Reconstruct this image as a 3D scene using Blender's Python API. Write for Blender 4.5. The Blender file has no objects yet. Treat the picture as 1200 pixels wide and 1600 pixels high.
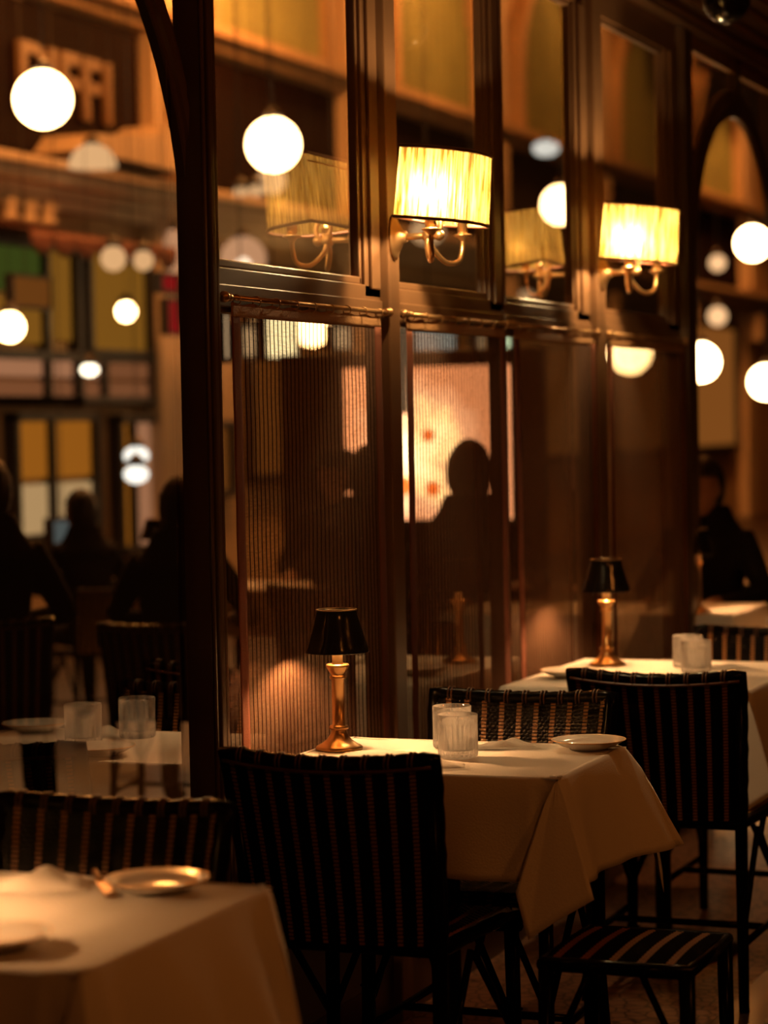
import bpy, bmesh, math, random
from mathutils import Vector, Matrix
random.seed(7)
PI = math.pi
sc = bpy.context.scene
COL = sc.collection
# ------------------------------------------------------------------ camera
F = 3778.0                                   # focal length in pixels of the 1200x1600 frame (85 mm, 36 mm tall)
CAM = Vector((2.16, 0.0, 1.445))
vy = Vector((1500, 167, -F)).normalized()    # world +Y as the camera sees it
vz = Vector((1500, 167, -F)).cross(Vector((0, 137, -F))).normalized()
if vz.y < 0: vz = -vz
vx = vy.cross(vz)
RM = Matrix((vx, vy, vz))
cd = bpy.data.cameras.new('camera'); cam = bpy.data.objects.new('camera', cd); COL.objects.link(cam)
cam.matrix_world = Matrix.Translation(CAM) @ RM.to_4x4()
cd.sensor_fit = 'VERTICAL'; cd.sensor_height = 36.0; cd.sensor_width = 27.0; cd.lens = 85.0
cd.clip_start = 0.05; cd.clip_end = 200
cd.dof.use_dof = True; cd.dof.focus_distance = 5.12; cd.dof.aperture_fstop = 2.6
sc.camera = cam
# ------------------------------------------------------------------ world, exposure
w = bpy.data.worlds.new('night'); sc.world = w; w.use_nodes = True
w.node_tree.nodes['Background'].inputs[0].default_value = (1, .30, .06, 1)
w.node_tree.nodes['Background'].inputs[1].default_value = 0.006
sc.view_settings.view_transform = 'Standard'; sc.view_settings.look = 'None'
sc.view_settings.exposure = 0.0; sc.view_settings.gamma = 1.0; sc.view_settings.use_curve_mapping = False
sc.cycles.use_denoising = True
sc.cycles.max_bounces = 10; sc.cycles.transparent_max_bounces = 24
sc.cycles.transmission_bounces = 8; sc.cycles.glossy_bounces = 4; sc.cycles.diffuse_bounces = 3
sc.cycles.caustics_reflective = False; sc.cycles.caustics_refractive = True
sc.cycles.sample_clamp_indirect = 4.0
sc.cycles.use_light_tree = True
WARM = (1.0, .40, .10); TUNG = (1.0, .56, .25)

def at(px, py, axis, val):
    r = RM @ Vector((px-600, 800-py, -F))
    return CAM + r*((val-CAM[axis])/r[axis])

SC_P = 21.0      # sconce bulbs
TL_P = 2300.0      # table lamp bulbs
# ------------------------------------------------------------------ materials
def nodes(m): return m.node_tree.nodes, m.node_tree.links
def mat(name, col, rough=.5, metal=0, spec=.5, noise=None, bump=None, **kw):
    m = bpy.data.materials.new(name); m.use_nodes = True
    n, l = nodes(m); b = n['Principled BSDF']
    b.inputs['Base Color'].default_value = (*col, 1); b.inputs['Roughness'].default_value = rough
    b.inputs['Metallic'].default_value = metal; b.inputs['Specular IOR Level'].default_value = spec
    for k, v in kw.items(): b.inputs[k.replace('_', ' ')].default_value = v
    if noise:
        sc_, amt = noise
        tc = n.new('ShaderNodeTexCoord'); t = n.new('ShaderNodeTexNoise'); t.inputs['Scale'].default_value = sc_; t.inputs['Detail'].default_value = 5
        mx = n.new('ShaderNodeMix'); mx.data_type = 'RGBA'
        mx.inputs[6].default_value = tuple(c*(1-amt) for c in col)+(1,); mx.inputs[7].default_value = tuple(min(1, c*(1+amt)) for c in col)+(1,)
        l.new(tc.outputs['Object'], t.inputs['Vector']); l.new(t.outputs['Fac'], mx.inputs[0]); l.new(mx.outputs[2], b.inputs['Base Color'])
    if bump:
        sc_, st = bump
        tc = n.new('ShaderNodeTexCoord'); t = n.new('ShaderNodeTexNoise'); t.inputs['Scale'].default_value = sc_
        bp = n.new('ShaderNodeBump'); bp.inputs['Strength'].default_value = st; bp.inputs['Distance'].default_value = .01
        l.new(tc.outputs['Object'], t.inputs['Vector']); l.new(t.outputs['Fac'], bp.inputs['Height']); l.new(bp.outputs[0], b.inputs['Normal'])
    return m
def emat(name, col, s):
    m = bpy.data.materials.new(name); m.use_nodes = True; n, l = nodes(m); n.clear()
    e = n.new('ShaderNodeEmission'); e.inputs[0].default_value = (*col, 1); e.inputs[1].default_value = s
    o = n.new('ShaderNodeOutputMaterial'); l.new(e.outputs[0], o.inputs[0]); return m

M = {}
M['frame'] = mat('painted bronze', (.17, .085, .04), .34, 0, .6, noise=(9, .12))
M['frame_dark'] = mat('dark bronze', (.10, .055, .03), .3, 0, .6, noise=(9, .2))
M['brass'] = mat('brass', (.83, .50, .22), .30, .92, noise=(30, .08))
M['old_brass'] = mat('aged brass', (.48, .27, .12), .35, .8, noise=(30, .15))
M['black_shade'] = mat('black shade', (.012, .010, .008), .16, 0, .6, bump=(14, .25))
M['shade_in'] = mat('shade lining', (.85, .70, .45), .5)
M['white'] = mat('china', (.80, .76, .70), .15)
M['cloth'] = mat('white linen', (.80, .75, .68), .85, 0, .2, bump=(260, .12))
M['napkin'] = mat('napkin linen', (.80, .75, .68), .85, 0, .2, bump=(260, .15))
M['black'] = mat('black rattan', (.004, .003, .003), .2, 0, .05)
M['amber'] = mat('amber rattan', (.34, .15, .035), .35, 0, .5)
M['dull_amber'] = mat('dull amber rattan', (.10, .04, .015), .4)
M['wine'] = mat('wine piping', (.10, .03, .015), .4)
M['wood'] = mat('dark wood', (.05, .025, .012), .4, noise=(6, .3))
M['suit'] = mat('dark clothing', (.012, .010, .010), .9, 0, .1)
M['skin'] = mat('skin', (.35, .18, .11), .55)
M['hair'] = mat('dark hair', (.010, .007, .005), .6)
M['stone'] = mat('pale stone', (.52, .38, .24), .7, noise=(1.6, .25))
M['stone2'] = mat('tan stone', (.40, .25, .12), .8, noise=(1.3, .3))
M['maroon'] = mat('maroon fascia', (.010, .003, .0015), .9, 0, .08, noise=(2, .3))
M['dark'] = mat('near black paint', (.012, .007, .005), .5)
M['curtainfar'] = mat('pale drapes', (.26, .26, .10), .8, noise=(3, .25))
M['greend'] = mat('olive drapes', (.17, .17, .055), .8, noise=(3, .35))
M['letter'] = mat('gilt letters', (.17, .09, .035), .5)
M['awning'] = mat('dark red awning', (.14, .035, .015), .8)
M['fl_dark'] = mat('dark floor', (.022, .010, .006), .38, noise=(3, .3))
M['red'] = mat('red lacquer', (.5, .02, .02), .3)

# clear tumblers
g = bpy.data.materials.new('cut glass'); g.use_nodes = True; b = g.node_tree.nodes['Principled BSDF']
b.inputs['Base Color'].default_value = (1, 1, 1, 1); b.inputs['Roughness'].default_value = .02
b.inputs['Transmission Weight'].default_value = 1; b.inputs['IOR'].default_value = 1.48; M['glass'] = g
n, l = g.node_tree.nodes, g.node_tree.links
tr = n.new('ShaderNodeBsdfTransparent'); tl = n.new('ShaderNodeBsdfTranslucent'); tl.inputs[0].default_value = (.9, .9, .9, 1)
m1 = n.new('ShaderNodeMixShader'); m1.inputs[0].default_value = .35; l.new(b.outputs[0], m1.inputs[1]); l.new(tr.outputs[0], m1.inputs[2])
m2 = n.new('ShaderNodeMixShader'); m2.inputs[0].default_value = .20; l.new(m1.outputs[0], m2.inputs[1]); l.new(tl.outputs[0], m2.inputs[2])
l.new(m2.outputs[0], n['Material Output'].inputs[0])

# flat window glass: straight-through with a true angle dependent reflection
def pane_mat(name, tint):
    m = bpy.data.materials.new(name); m.use_nodes = True; n, l = nodes(m); n.clear()
    tr = n.new('ShaderNodeBsdfTransparent'); tr.inputs[0].default_value = (*tint, 1)
    gl = n.new('ShaderNodeBsdfGlossy'); gl.inputs['Roughness'].default_value = 0.0; gl.inputs[0].default_value = (1, 1, 1, 1)
    fr = n.new('ShaderNodeFresnel'); fr.inputs[0].default_value = 1.5
    ge = n.new('ShaderNodeNewGeometry')
    inv = n.new('ShaderNodeMath'); inv.operation = 'SUBTRACT'; inv.inputs[0].default_value = 1.0; l.new(ge.outputs['Backfacing'], inv.inputs[1])
    a = n.new('ShaderNodeMath'); a.operation = 'MULTIPLY'; l.new(fr.outputs[0], a.inputs[0]); a.inputs[1].default_value = 3.2
    c = n.new('ShaderNodeMath'); c.operation = 'MULTIPLY'; c.use_clamp = True; l.new(a.outputs[0], c.inputs[0]); l.new(inv.outputs[0], c.inputs[1])
    mx = n.new('ShaderNodeMixShader'); l.new(c.outputs[0], mx.inputs[0]); l.new(tr.outputs[0], mx.inputs[1]); l.new(gl.outputs[0], mx.inputs[2])
    o = n.new('ShaderNodeOutputMaterial'); l.new(mx.outputs[0], o.inputs[0]); return m
M['pane'] = pane_mat('window glass', (.97, .96, .93))

# pleated lampshade silk: lets light through, brighter and darker folds by angle
def silk():
    m = bpy.data.materials.new('pleated silk'); m.use_nodes = True; n, l = nodes(m); n.clear()
    uv = n.new('ShaderNodeUVMap'); sp = n.new('ShaderNodeSeparateXYZ'); l.new(uv.outputs[0], sp.inputs[0])
    cb = n.new('ShaderNodeCombineXYZ'); mu = n.new('ShaderNodeMath'); mu.operation = 'MULTIPLY'; mu.inputs[1].default_value = 1.0
    l.new(sp.outputs[0], mu.inputs[0]); l.new(mu.outputs[0], cb.inputs[0])
    m2 = n.new('ShaderNodeMath'); m2.operation = 'MULTIPLY'; m2.inputs[1].default_value = .012; l.new(sp.outputs[1], m2.inputs[0]); l.new(m2.outputs[0], cb.inputs[1])
    t = n.new('ShaderNodeTexNoise'); t.inputs['Scale'].default_value = 120; t.inputs['Detail'].default_value = 3; l.new(cb.outputs[0], t.inputs['Vector'])
    r = n.new('ShaderNodeValToRGB'); r.color_ramp.elements[0].position = .40; r.color_ramp.elements[1].position = .62
    r.color_ramp.elements[0].color = (.13, .075, .012, 1); r.color_ramp.elements[1].color = (.66, .50, .18, 1); l.new(t.outputs['Fac'], r.inputs[0])
    tl = n.new('ShaderNodeBsdfTranslucent'); df = n.new('ShaderNodeBsdfDiffuse'); l.new(r.outputs[0], tl.inputs[0]); l.new(r.outputs[0], df.inputs[0])
    mx = n.new('ShaderNodeMixShader'); mx.inputs[0].default_value = .45; l.new(tl.outputs[0], mx.inputs[1]); l.new(df.outputs[0], mx.inputs[2])
    o = n.new('ShaderNodeOutputMaterial'); l.new(mx.outputs[0], o.inputs[0]); return m
M['silk'] = silk()

# sheer cafe curtain: see-through weave with fine dark vertical threads
def sheer():
    m = bpy.data.materials.new('sheer curtain'); m.use_nodes = True; n, l = nodes(m); n.clear()
    uv = n.new('ShaderNodeUVMap'); sp = n.new('ShaderNodeSeparateXYZ'); l.new(uv.outputs[0], sp.inputs[0])
    fr = n.new('ShaderNodeMath'); fr.operation = 'MULTIPLY'; fr.inputs[1].default_value = 1/.0215; l.new(sp.outputs[0], fr.inputs[0])
    f2 = n.new('ShaderNodeMath'); f2.operation = 'FRACT'; l.new(fr.outputs[0], f2.inputs[0])
    ln = n.new('ShaderNodeMath'); ln.operation = 'LESS_THAN'; ln.inputs[1].default_value = .26; l.new(f2.outputs[0], ln.inputs[0])
    cb = n.new('ShaderNodeCombineXYZ'); l.new(sp.outputs[0], cb.inputs[0])
    my = n.new('ShaderNodeMath'); my.operation = 'MULTIPLY'; my.inputs[1].default_value = 12; l.new(sp.outputs[1], my.inputs[0]); l.new(my.outputs[0], cb.inputs[1])
    t = n.new('ShaderNodeTexNoise'); t.inputs['Scale'].default_value = 24; t.inputs['Detail'].default_value = 4; l.new(cb.outputs[0], t.inputs['Vector'])
    mr = n.new('ShaderNodeMapRange'); mr.inputs[1].default_value = .3; mr.inputs[2].default_value = .7; mr.inputs[3].default_value = .30; mr.inputs[4].default_value = .50; l.new(t.outputs['Fac'], mr.inputs[0])
    op = n.new('ShaderNodeMath'); op.operation = 'MAXIMUM'
    lm = n.new('ShaderNodeMath'); lm.operation = 'MULTIPLY'; lm.inputs[1].default_value = .92; l.new(ln.outputs[0], lm.inputs[0])
    l.new(mr.outputs[0], op.inputs[0]); l.new(lm.outputs[0], op.inputs[1])
    cm = n.new('ShaderNodeMix'); cm.data_type = 'RGBA'; cm.inputs[6].default_value = (.32, .19, .125, 1); cm.inputs[7].default_value = (.045, .015, .010, 1); l.new(ln.outputs[0], cm.inputs[0])
    df = n.new('ShaderNodeBsdfDiffuse'); tl = n.new('ShaderNodeBsdfTranslucent'); l.new(cm.outputs[2], df.inputs[0]); l.new(cm.outputs[2], tl.inputs[0])
    m1 = n.new('ShaderNodeMixShader'); m1.inputs[0].default_value = .3; l.new(df.outputs[0], m1.inputs[1]); l.new(tl.outputs[0], m1.inputs[2])
    tr = n.new('ShaderNodeBsdfTransparent'); tr.inputs[0].default_value = (1, .93, .82, 1)
    m3 = n.new('ShaderNodeMixShader'); l.new(op.outputs[0], m3.inputs[0]); l.new(tr.outputs[0], m3.inputs[1]); l.new(m1.outputs[0], m3.inputs[2])
    o = n.new('ShaderNodeOutputMaterial'); l.new(m3.outputs[0], o.inputs[0]); return m
M['sheer'] = sheer()
M['hem'] = mat('curtain hem', (.17, .055, .03), .8, 0, .2, bump=(400, .3))
M['heading'] = mat('curtain heading', (.34, .17, .07), .7, 0, .3, bump=(300, .3))

# terrace mosaic
def mosaic():
    m = mat('mosaic paving', (.16, .075, .04), .45); n, l = nodes(m); b = n['Principled BSDF']
    tc = n.new('ShaderNodeTexCoord'); v = n.new('ShaderNodeTexVoronoi'); v.feature = 'DISTANCE_TO_EDGE'; v.inputs['Scale'].default_value = 24
    l.new(tc.outputs['Object'], v.inputs['Vector'])
    r = n.new('ShaderNodeValToRGB'); r.color_ramp.elements[0].position = .03; r.color_ramp.elements[1].position = .10
    r.color_ramp.elements[0].color = (.05, .022, .012, 1); r.color_ramp.elements[1].color = (.24, .11, .06, 1)
    l.new(v.outputs['Distance'], r.inputs[0]); l.new(r.outputs[0], b.inputs['Base Color'])
    bp = n.new('ShaderNodeBump'); bp.inputs['Strength'].default_value = .4; bp.inputs['Distance'].default_value = .003
    l.new(r.outputs[0], bp.inputs['Height']); l.new(bp.outputs[0], b.inputs['Normal']); return m
M['mosaic'] = mosaic()

# ------------------------------------------------------------------ mesh helpers
class MB:
    def __init__(s): s.bm = bmesh.new(); s.uv = s.bm.loops.layers.uv.new('UVMap')
    def box(s, x0, y0, z0, x1, y1, z1, bev=0, mi=0):
        r = bmesh.ops.create_cube(s.bm, size=1)
        for v in r['verts']:
            v.co = Vector(((x0+x1)/2+v.co.x*(x1-x0), (y0+y1)/2+v.co.y*(y1-y0), (z0+z1)/2+v.co.z*(z1-z0)))
        if bev:
            es = list({e for v in r['verts'] for e in v.link_edges})
            rb = bmesh.ops.bevel(s.bm, geom=es, offset=bev, segments=2, affect='EDGES', profile=.6)
            for f in rb['faces']: f.material_index = mi
        for v in r['verts']:
            if v.is_valid:
                for f in v.link_faces: f.material_index = mi
        return s
    def lathe(s, prof, seg=32, c=(0, 0, 0), mi=0, sx=1, sy=1, flute=0, nfl=0, smooth=True):
        rows = []
        for (r, z) in prof:
            row = []
            for i in range(seg):
                a = 2*PI*i/seg; rr = r
                if flute and len(prof) > 0: rr = r
                row.append(s.bm.verts.new((c[0]+rr*sx*math.cos(a), c[1]+rr*sy*math.sin(a), c[2]+z)))
            rows.append(row)
        for j in range(len(rows)-1):
            for i in range(seg):
                f = s.bm.faces.new((rows[j][i], rows[j][(i+1) % seg], rows[j+1][(i+1) % seg], rows[j+1][i])); f.material_index = mi; f.smooth = smooth
        if prof[0][0] > 1e-4: s.bm.faces.new(rows[0][::-1]).material_index = mi
        if prof[-1][0] > 1e-4: s.bm.faces.new(rows[-1]).material_index = mi
        return s
    def tube(s, pts, rad, seg=10, mi=0, closed=False, cap=True):
        pts = [Vector(p) for p in pts]; n = len(pts)
        rads = rad if isinstance(rad, (list, tuple)) else [rad]*n
        rows = []; up = None
        for i, p in enumerate(pts):
            t = (pts[(i+1) % n]-pts[i-1]) if closed else (pts[min(i+1, n-1)]-pts[max(i-1, 0)])
            t.normalize()
            if up is None:
                up = Vector((0, 0, 1)) if abs(t.z) < .9 else Vector((1, 0, 0))
            a = t.cross(up); a.normalize(); bb = a.cross(t); up = bb
            rows.append([s.bm.verts.new(p+(a*math.cos(2*PI*k/seg)+bb*math.sin(2*PI*k/seg))*rads[i]) for k in range(seg)])
        m = n if closed else n-1
        for i in range(m):
            A, B = rows[i], rows[(i+1) % n]
            for k in range(seg):
                f = s.bm.faces.new((A[k], A[(k+1) % seg], B[(k+1) % seg], B[k])); f.smooth = True; f.material_index = mi
        if cap and not closed:
            for r in (rows[0][::-1], rows[-1]): s.bm.faces.new(r).material_index = mi
        return s
    def sphere(s, c, r, u=16, v=10, mi=0, sc_=(1, 1, 1)):
        q = bmesh.ops.create_uvsphere(s.bm, u_segments=u, v_segments=v, radius=r)
        for x in q['verts']:
            x.co = Vector((x.co.x*sc_[0]+c[0], x.co.y*sc_[1]+c[1], x.co.z*sc_[2]+c[2]))
            for f in x.link_faces: f.smooth = True; f.material_index = mi
        return s
    def grid(s, fn, nu, nv, mi=0, smooth=True, uvf=None, wrap=False):
        V = [[s.bm.verts.new(fn(i/nu, j/nv)) for j in range(nv+1)] for i in range(nu if wrap else nu+1)]
        k = len(V)
        for i in range(nu):
            for j in range(nv):
                f = s.bm.faces.new((V[i][j], V[(i+1) % k][j], V[(i+1) % k][j+1], V[i][j+1])); f.smooth = smooth
                f.material_index = mi(i, j) if callable(mi) else mi
                if uvf:
                    for lp, (a, c) in zip(f.loops, ((i, j), (i+1, j), (i+1, j+1), (i, j+1))): lp[s.uv].uv = uvf(a/nu, c/nv)
        return s
    def poly(s, pts, axis, a, bb, mi=0):
        # extrude a 2D outline along an axis: pts are the two other coordinates
        def P(u, v, t):
            return {0: (t, u, v), 1: (u, t, v), 2: (u, v, t)}[axis]
        A = [s.bm.verts.new(P(u, v, a)) for u, v in pts]; B = [s.bm.verts.new(P(u, v, bb)) for u, v in pts]; n = len(pts)
        s.bm.faces.new(A).material_index = mi; s.bm.faces.new(B[::-1]).material_index = mi
        for i in range(n):
            s.bm.faces.new((A[i], B[i], B[(i+1) % n], A[(i+1) % n])).material_index = mi
        return s
    def build(s, name, mats, parent=None, loc=None):
        bmesh.ops.recalc_face_normals(s.bm, faces=s.bm.faces[:])
        me = bpy.data.meshes.new(name); s.bm.to_mesh(me); s.bm.free()
        for m in (mats if isinstance(mats, (list, tuple)) else [mats]): me.materials.append(m)
        o = bpy.data.objects.new(name, me); COL.objects.link(o)
        if parent: o.parent = parent
        if loc: o.location = loc
        return o
def empty(name, loc=(0, 0, 0), rz=0):
    o = bpy.data.objects.new(name, None); COL.objects.link(o); o.location = loc; o.rotation_euler = (0, 0, rz); o.empty_display_size = .1
    return o
def tag(o, label=None, cat=None, group=None, kind=None):
    if label: o['label'] = label
    if cat: o['category'] = cat
    if group: o['group'] = group
    if kind: o['kind'] = kind
    return o
def struct(o): o['kind'] = 'structure'; return o
def copy_tree(o, parent=None):
    c = o.copy(); COL.objects.link(c)
    if parent: c.parent = parent
    for ch in list(o.children): copy_tree(ch, c)
    return c
def place(o, loc, rz, label, cat=None, group=None):
    o.location = loc; o.rotation_euler = (0, 0, rz); o['label'] = label
    if cat: o['category'] = cat
    if group: o['group'] = group
    return o
def point(name, loc, power, col, rad, parent=None):
    d = bpy.data.lights.new(name, 'POINT'); d.energy = power; d.color = col; d.shadow_soft_size = rad
    o = bpy.data.objects.new(name, d); COL.objects.link(o); o.location = loc
    if parent: o.parent = parent
    return o

# ================================================================== SETTING
# floors
struct(MB().box(-.12, -1, -.06, .745, 11, 0).build('floor', M['mosaic']))
struct(MB().box(.745, -1, -.06, 4.5, 11, -.001).build('floor', M['fl_dark']))
struct(MB().box(-6.2, -1, -.06, -.12, 44, -.001).build('floor', M['fl_dark']))
struct(MB().box(-.12, 11, -.06, 4.5, 44, -.001).build('floor', M['fl_dark']))
struct(MB().box(-6.3, -1, 7.6, 4.5, 44, 7.7).build('ceiling', M['stone2']))

# ---- glazed partition at x = 0
ZR0, ZR1 = 1.682, 1.745      # mid rail
ZB = .62                     # sill of the curtained bays
ZT = 2.70                    # head of the glazing
def window_bay(n, y0, y1, stile0, stile1):
    w = empty('window_%d' % n); struct(w)
    fr = MB()
    for (ya, yb) in ((y0, y0+stile0), (y1-stile1, y1)):
        if yb-ya > .005:
            fr.box(-.012, ya, ZR1, .020, yb, ZT, .003)
            k = (yb-ya)
            fr.box(.020, ya+k*.25, ZR1+.02, .029, yb-k*.2, ZT, .003)
    fr.box(-.012, y0, ZR0, .020, y1, ZR1+.03, .003)
    fr.box(.020, y0+.004, ZR0+.01, .027, y1-.004, ZR1-.005, .003)
    # glazing bead round the upper pane
    a, b = y0+stile0, y1-stile1
    fr.box(-.010, a-.002, ZR1+.03, .013, b+.002, ZR1+.048, .004)
    for yy in (a, b-.016): fr.box(-.010, yy, ZR1+.03, .013, yy+.016, ZT, .004)
    fr.box(-.012, y0, ZT, .020, y1, ZT+.10, .003); fr.box(-.010, a, ZT-.016, .013, b, ZT+.002, .004)
    fr.build('window_frame', M['frame'], w)
    lo = MB()
    for (ya, yb) in ((y0, y0+.03), (y1-.03, y1)): lo.box(-.012, ya, ZB, .020, yb, ZR0, .003)
    lo.box(-.012, y0, .0, .020, y1, ZB, .004)
    lo.box(.020, y0+.08, .12, .026, y1-.08, ZB-.08, .004)
    lo.build('panel', M['frame_dark'], w)
    MB().box(-.006, a+.004, ZR1+.04, .0, b-.004, ZT-.002).build('upper_pane', M['pane'], w)
    MB().box(-.006, y0+.028, ZB, .0, y1-.028, ZR0).build('lower_pane', M['pane'], w)
    return w
window_bay(1, 4.44, 5.39, .004, .10)
window_bay(2, 5.465, 6.287, .004, .10)
window_bay(3, 6.292, 7.12, .012, .13)
window_bay(4, 7.225, 8.20, .004, .15)
# mullions carrying the sconces, standing proud of the glazing
def mullion(y0, y1):
    m = MB(); m.box(-.012, y0, 0, .041, y1, ZT+.1, .004)
    return m
t = struct(mullion(5.391, 5.464).build('trim_1', M['frame']))

t = struct(mullion(7.13, 7.224).build('trim_2', M['frame']))

# main post at the left with its stacked mouldings
p = MB(); p.box(-.012, 4.37, 0, .048, 4.44, 3.0, .004); p.box(.048, 4.382, 0, .060, 4.402, 3.0, .004)
p.box(.046, 4.415, 0, .054, 4.428, 3.0, .003); p.tube([(.05, 4.372, 0), (.05, 4.372, 3.0)], .005, 8)
struct(p.build('trim_3', M['frame_dark']))
p = MB(); p.box(-.012, 8.20, 0, .035, 8.365, 3.0, .004); p.box(.035, 8.215, 0, .045, 8.24, 3.0, .004)
struct(p.build('trim_4', M['frame_dark']))
# semicircular arches: leg + half ring, moulded
def arch(name, yc, r0, zc, n_=48, wk=1.0):
    m = MB()
    path = [(yc-r0, 0)]+[(yc-r0*math.cos(PI*i/n_), zc+r0*math.sin(PI*i/n_)) for i in range(n_+1)]+[(yc+r0, 0)]
    prof = [(a*wk, b) for a, b in ((0, -.010), (0, .010), (.018, .013), (.022, .020), (.040, .023), (.046, .018), (.058, .018), (.066, .013), (.075, .010), (.075, -.010))]  # (outward, x)
    def pt(i, j):
        y, z = path[i]; dy, dz = (y-yc), (z-zc)
        if z < zc: d = (math.copysign(1, dy), 0)
        else:
            q = math.hypot(dy, dz); d = (dy/q, dz/q)
        o_, x = prof[j]; return (x, y+d[0]*o_, z+d[1]*o_)
    V = [[m.bm.verts.new(pt(i, j)) for j in range(len(prof))] for i in range(len(path))]
    for i in range(len(path)-1):
        for j in range(len(prof)):
            k = (j+1) % len(prof)
            m.bm.faces.new((V[i][j], V[i+1][j], V[i+1][k], V[i][k]))
    return struct(m.build(name, M['frame_dark']))
arch('trim_5', 3.665, .72, 1.80)
arch('trim_6', 9.13, .66, 1.925, wk=1.35)
# arch infill: left arch glazed down to a low sill, spandrels glazed
def ring_pts(yc, r, zc, n_=40, full=False):
    return [(yc-r*math.cos(PI*i/n_), zc+r*math.sin(PI*i/n_)) for i in range(n_+1)]
w5 = empty('window_5'); struct(w5)
MB().poly([(3.67-.72, .34)]+ring_pts(3.67, .72, 1.80)+[(3.67+.72, .34)], 0, .007, .013).build('arched_pane', M['pane'], w5)
MB().box(-.04, 2.87, 0, .020, 4.38, .34, .005).build('sill_panel', M['frame_dark'], w5)
rp = ring_pts(3.67, .785, 1.80)
MB().poly([(4.37, 1.80)]+[q for q in rp[::-1] if q[0] > 3.67]+[(3.67, 2.585), (3.67, 2.78), (4.37, 2.78)], 0, -.006, 0).build('spandrel_pane', M['pane'], w5)
w6 = empty('window_6'); struct(w6)
rp = ring_pts(9.13, .755, 1.925)
lf = [q for q in rp if q[0] < 9.11]; rt = [q for q in rp if q[0] > 9.15]
MB().poly([(8.36, 1.925)]+lf+[(9.11, 2.67), (9.11, 2.78), (8.36, 2.78)], 0, -.006, 0).build('spandrel_pane', M['pane'], w6)
MB().poly(rt+[(9.90, 1.925), (9.90, 2.78), (9.15, 2.78), (9.15, 2.67)], 0, -.006, 0).build('spandrel_pane', M['pane'], w6)
MB().box(-.012, 9.095, 2.66, .020, 9.165, 2.82, .004).build('spandrel_mullion', M['frame_dark'], w6)
b_ = MB(); b_.box(0, 8.36, 2.75, .02, 9.095, 2.80, .006); b_.box(0, 9.165, 2.75, .02, 9.8, 2.80, .006); b_.build('head_bead', M['brass'], w6)
struct(MB().box(-.014, 9.81, 0, .06, 9.91, 3.0, .004).build('trim_7', M['frame_dark']))
# cornice above the glazing, stepped
c = MB()
for (x1, z0, z1) in ((.07, 2.80, 2.86), (.10, 2.86, 2.90), (.16, 2.90, 2.935), (.22, 2.935, 2.99), (.20, 2.99, 3.01), (.30, 3.01, 3.10)):
    c.box(-.08, 2.0, z0, x1, 16, z1, .004)
struct(c.build('trim_8', M['frame']))
b_ = MB(); b_.box(.100, 2.0, 2.868, .108, 16, 2.884, .003); b_.box(.160, 2.0, 2.905, .168, 16, 2.925, .003); b_.box(.07, 2.0, 2.82, .078, 16, 2.832, .003); struct(b_.build('trim_20', M['brass']))
struct(MB().box(.222, 2.0, 2.955, .232, 16, 2.972).build('trim_9', M['red']))
# partition wall behind the terrace bays above and beyond the doorway
struct(MB().box(-.06, 9.98, 0, .04, 16, 2.8).build('wall_right', M['frame_dark']))

# ================================================================== FACADE ACROSS THE ARCADE (x = -6)
FX = -6.0
struct(MB().box(FX-.3, 8, 0, FX, 44, 7.6).build('wall_far', M['stone2']))
def cornice(n, prof, m):
    mb = MB()
    for (x1, z0, z1) in prof: mb.box(FX, 8, z0, FX+x1, 44, z1, .01)
    return struct(mb.build('trim_%d' % n, m))
cornice(10, [(.18, 3.0, 3.07), (.30, 3.07, 3.16), (.36, 3.16, 3.22), (.12, 2.93, 3.0)], M['stone'])
cornice(11, [(.14, 4.34, 4.42), (.26, 4.42, 4.50)], M['stone2'])
nt = 21
for yc in (12.4, 16.15, 19.85, 23.55, 27.3, 31.0, 34.8):
    m = MB(); m.box(FX, yc-.32, 0, FX+.14, yc+.32, 6.9, .01); m.box(FX+.14, yc-.16, 3.3, FX+.20, yc+.16, 4.30, .02)
    m.box(FX+.14, yc-.36, 6.2, FX+.24, yc+.36, 6.45, .01)
    # scroll bracket below the cornice
    m.box(FX+.14, yc-.12, 2.55, FX+.30, yc+.12, 2.93, .03)
    struct(m.build('trim_%d' % nt, M['stone'])); nt += 1
wn = 7
for k, yc in enumerate((14.3, 18.0, 21.85, 25.5, 29.2, 33.0)):
    hw = 1.08
    # fascia panel
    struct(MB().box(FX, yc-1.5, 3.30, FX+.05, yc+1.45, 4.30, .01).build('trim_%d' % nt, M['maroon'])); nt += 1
    wd = empty('window_%d' % wn); struct(wd); wn += 1
    zc = 5.15
    out = [(yc-hw-.12, 4.5)]+ring_pts(yc, hw+.12, zc, 24)+[(yc+hw+.12, 4.5)]
    inn = [(yc-hw, 4.5)]+ring_pts(yc, hw, zc, 24)+[(yc+hw, 4.5)]
    m = MB()
    n_ = len(out)
    vs = [[m.bm.verts.new((x, a, b)) for (a, b) in q] for q, x in ((out, FX), (out, FX+.16), (inn, FX+.16), (inn, FX))]
    for i in range(n_-1):
        for j in range(3): m.bm.faces.new((vs[j][i], vs[j][i+1], vs[j+1][i+1], vs[j+1][i]))
    m.build('window_surround', M['stone2'], wd)
    # gathered drapes inside
    dm = 'curtainfar' if k in (1, 4) else 'greend'
    m = MB()
    def dr(u, v, yc=yc, hw=hw, zc=zc):
        y = yc-hw+2*hw*u; zt = zc+math.sqrt(max(0, hw*hw-(y-yc)**2)); return (FX+.02+.03*(1+math.sin(u*70)), y, 4.5+(zt-4.5)*v)
    m.grid(dr, 120, 6); m.build('drapes', M['lit_'+dm] if 'lit_'+dm in M else M[dm], wd)
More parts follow.
